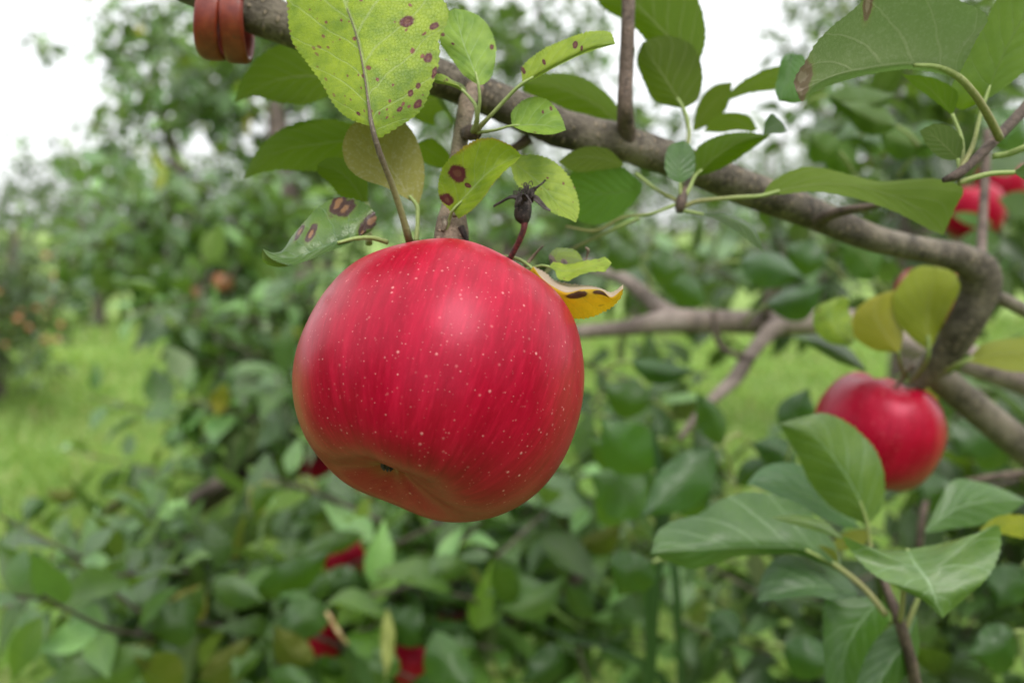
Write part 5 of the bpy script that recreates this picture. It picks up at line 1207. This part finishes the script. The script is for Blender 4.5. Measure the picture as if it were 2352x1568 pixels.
# ------------------------------------------------------------------ trees farther off
def far_tree(x, d, height, spread, cnt, label, seed, group=None, ll=0.075, low=0.25, pal=None, foliage_mat=None):
    g = np.random.default_rng(seed)
    bx = (x - W / 2) / FPX * d
    base = np.array([bx, d * 0.99, 0.0])
    t = thing('apple_tree', base, label, 'apple tree', group)
    lean = g.normal(0, 0.12, 2)
    wb([tuple(base) + (0.09,), (bx + lean[0] * .3, base[1], height * .25, 0.07), (bx + lean[0], base[1] + lean[1], height * .55, 0.045), (bx + lean[0] * 1.6, base[1] + lean[1], height * .92, 0.012)], 'trunk', tree=t, seed=seed)
    blobs = []
    for k in range(5):
        a = 6.28 * k / 5 + g.uniform(-.4, .4)
        e = np.array([bx + math.cos(a) * spread * .75, base[1] + math.sin(a) * spread * .6, height * g.uniform(.4, .8)])
        s = np.array([bx + lean[0] * .5, base[1], height * g.uniform(.2, .4)])
        m = (s + e) / 2 + [0, 0, 0.15]
        wb([tuple(s) + (0.04,), tuple(m) + (0.028,), tuple(e) + (0.008,)], tree=t, seed=seed + k, n=14, k=8)
    zc = height * (1 + low) / 2
    c = np.array([bx, base[1], zc]) - CAM
    dep = c @ FWD
    cx, cy = W / 2 + c @ RGT / dep * FPX, H / 2 - c @ UPV / dep * FPX
    n_b = 7
    for k in range(n_b):
        a = 6.28 * k / n_b + g.uniform(-.5, .5)
        rr = spread * g.uniform(.25, .6)
        zo = g.uniform(-.55, .55) * height * (1 - low) / 2
        blobs.append((cx + math.cos(a) * rr / dep * FPX, cy - zo / dep * FPX, dep + math.sin(a) * rr, spread * .52 / dep * FPX, height * (1 - low) * .33 / dep * FPX, spread * .5, cnt // n_b, ll, .5))
    S = shoots(blobs, seed + 100, **({'pal_p': pal} if pal else {}))
    plant_foliage(t, S, 0, mat=foliage_mat)
    return t


def light_block_tree(bx, by, height, spread, cnt, label, seed):
    g = np.random.default_rng(seed)
    t = thing('apple_tree', (bx, by, 0), label, 'apple tree', 'unseen trees added to block low light')
    wb([(bx, by, 0, .09), (bx + .05, by, height * .4, .07), (bx + .1, by + .1, height * .9, .015)], 'trunk', tree=t, seed=seed)
    m = cnt
    u_ = g.normal(0, 1, (m, 3)); u_ = unit(u_) * g.uniform(0, 1, (m, 1)) ** .4
    base = np.array([bx, by, height * .55]) + u_ * [spread, spread * .8, height * .48]
    ax = unit(g.normal(0, 1, (m, 3)) * [1, 1, .5]); up = np.array([0, 0, 1.]) + g.normal(0, .5, (m, 3))
    nr = unit(up - ax * (ax * up).sum(1)[:, None])
    S = dict(base=base, axis=ax, nrm=nr, ln=g.uniform(.12, .2, m), wd=g.uniform(.07, .11, m), curl=g.uniform(0, .8, m), fold=g.uniform(.1, .5, m), tint=PAL[g.choice(4, m)], tw=[], g=g)
    plant_foliage(t, S, 0)


LT = (0.1, 0.2, 0.3, 0.15, 0.12, 0.055, 0.005, 0.07)
far_tree(-30, 6.5, 1.6, 0.95, 5200, 'low apple tree at the left edge dotted with small orange red fruit', 201, pal=LT, low=.06)
far_tree(1130, 6.4, 3.3, 1.3, 3400, 'tall apple tree behind the top of the limb, sky showing through', 202, pal=LT, low=.2)
far_tree(2080, 5.0, 3.2, 1.0, 2600, 'dark tall apple tree behind the upper right leaf cluster', 203, low=.3)
far_tree(2620, 4.2, 2.6, 1.0, 2200, 'bushy apple tree at the right edge behind the forked limb', 204, low=.2)
ROW = [(-420, 10.5, 2.1), (230, 11.5, 2.3), (760, 11.0, 2.9), (1460, 11.5, 2.6), (1760, 12.5, 2.7), (2150, 11.5, 2.4), (2700, 11.0, 2.5)]
for i, (x, d, h) in enumerate(ROW):
    far_tree(x, d, h, 1.5, 3000, 'apple tree in the blurred far row beyond the lawn', 220 + i, group='far row of apple trees', ll=0.085, low=.08, pal=LT)
# unseen trees added behind and beside the camera to block low front light
for i, (bx_, by_, h_) in enumerate([(-2.6, -2.2, 3.0), (-0.3, -2.7, 2.9), (2.0, -2.4, 2.8), (-3.4, 0.3, 2.4), (3.6, -0.4, 2.6)]):
    light_block_tree(bx_, by_, h_, 1.35, 3200, 'apple tree added out of view to block low front light', 250 + i)
# the small fruit on the left edge tree
ag = np.random.default_rng(9)
for i in range(16):
    x, y = ag.uniform(-10, 150), ag.uniform(570, 800)
    apple(P(x, y, 5.85 + ag.uniform(-.15, .15)), ag.uniform(.018, .027), (0, 1, 0), 'small orange red apple on the low tree at the left edge', group='small fruit on the left edge tree', seed=80 + i, mat=UNRIPE)
# a dark wood closes the view far off
fw = shoots([(x, 450 + 25 * math.sin(x), 34.0, 420, 110, 3.0, 1700, .34, .4) for x in range(-900, 3400, 400)], 77)
wv_ = mass_leaf_verts(fw['base'], fw['axis'], fw['nrm'], fw['ln'], fw['wd'], fw['curl'], fw['fold'], fw['g'])
mw = len(wv_)
wood = mesh_obj('far_wood', wv_.reshape(-1, 3), (LF[None] + (np.arange(mw) * 35)[:, None, None]).reshape(-1, 4), MASS, uv=np.tile(LUV, (mw, 1)), tint=np.repeat(fw['tint'] * 0.7, 35, 0))
set_tag(wood, 'band of distant trees closing the view beyond the orchard', 'wood', kind='stuff')

# ------------------------------------------------------------------ tall grass blades in front of the lower boughs
gbm = G('tall grass')
gu = gbm.n('ShaderNodeUVMap').outputs['UV']
su_ = gbm.n('ShaderNodeSeparateXYZ'); gbm.put(su_.inputs[0], gu)
gcol = gbm.mix(gbm.step(gbm.noise(gbm.vec(gbm.math('MULTIPLY', su_.outputs[0], 30.0), su_.outputs[1], 0.0), 2.0, 3.0), .4, .6), (0.012, 0.04, 0.008), (0.022, 0.06, 0.014))
gtr = gbm.n('ShaderNodeBsdfTranslucent'); gbm.put(gtr.inputs['Color'], (0.03, 0.08, 0.01))
gmx = gbm.n('ShaderNodeMixShader'); gmx.inputs[0].default_value = 0.25
gbm.t.links.new(gbm.bsdf(gcol, 0.4, None, 0.5), gmx.inputs[1]); gbm.t.links.new(gtr.outputs[0], gmx.inputs[2])
TALL = gbm.done(gmx.outputs[0])


def blade(pts, label, twist=0.4):
    q = cr3([tuple(P(x, y, d)) + (w * d / FPX,) for x, y, d, w in pts], 40)
    foot = q[0, :3]
    p, w = q[:, :3], q[:, 3]
    T = unit(np.gradient(p, axis=0))
    V, UV = [], []
    for i in range(40):
        a = unit(np.cross(T[i], FWD)); b = np.cross(T[i], a)
        tw = twist * math.sin(i / 39 * 3)
        s = math.cos(tw) * a + math.sin(tw) * b; nn = np.cross(T[i], s)
        for k in (-1, -.5, 0, .5, 1):
            V.append(p[i] + s * k * w[i] * .5 + nn * abs(k) * w[i] * .18); UV.append((.5 + .5 * k, i / 39))
    ii = np.arange(200).reshape(40, 5)
    F = np.stack([ii[:-1, :-1], ii[:-1, 1:], ii[1:, 1:], ii[1:, :-1]], -1).reshape(-1, 4)
    o = mesh_obj('grass_blade', np.array(V), F, TALL, uv=np.array(UV), origin=foot)
    set_tag(o, label, 'grass blade', 'tall grass blades')


def ground_y(d):
    # photo row at which the ground lies at depth d
    return H / 2 - (FPX * (-1.35 + d * math.sin(PITCH)) / (d * math.cos(PITCH)))


blade([(1480, ground_y(.86), .86, 10), (1490, 2400, .80, 28), (1492, 1520, .66, 30), (1503, 1300, .64, 34), (1522, 1180, .64, 30), (1514, 1080, .64, 24), (1496, 960, .64, 3)], 'tall dark grass blade standing below the broad sheeny leaf, wider of two', .5)
blade([(1570, ground_y(.9), .9, 8), (1565, 2400, .85, 16), (1560, 1520, .82, 18), (1552, 1340, .80, 20), (1540, 1220, .80, 14), (1532, 1150, .80, 3)], 'thin grass blade standing right beside a wider dark one', .3)
blade([(1640, ground_y(1.0), 1.0, 8), (1620, 2300, .98, 14), (1560, 1600, .95, 15), (1440, 1500, .93, 14), (1300, 1460, .92, 10), (1180, 1410, .92, 3)], 'thin dark grass blade bent over to the left near the bottom', .3)
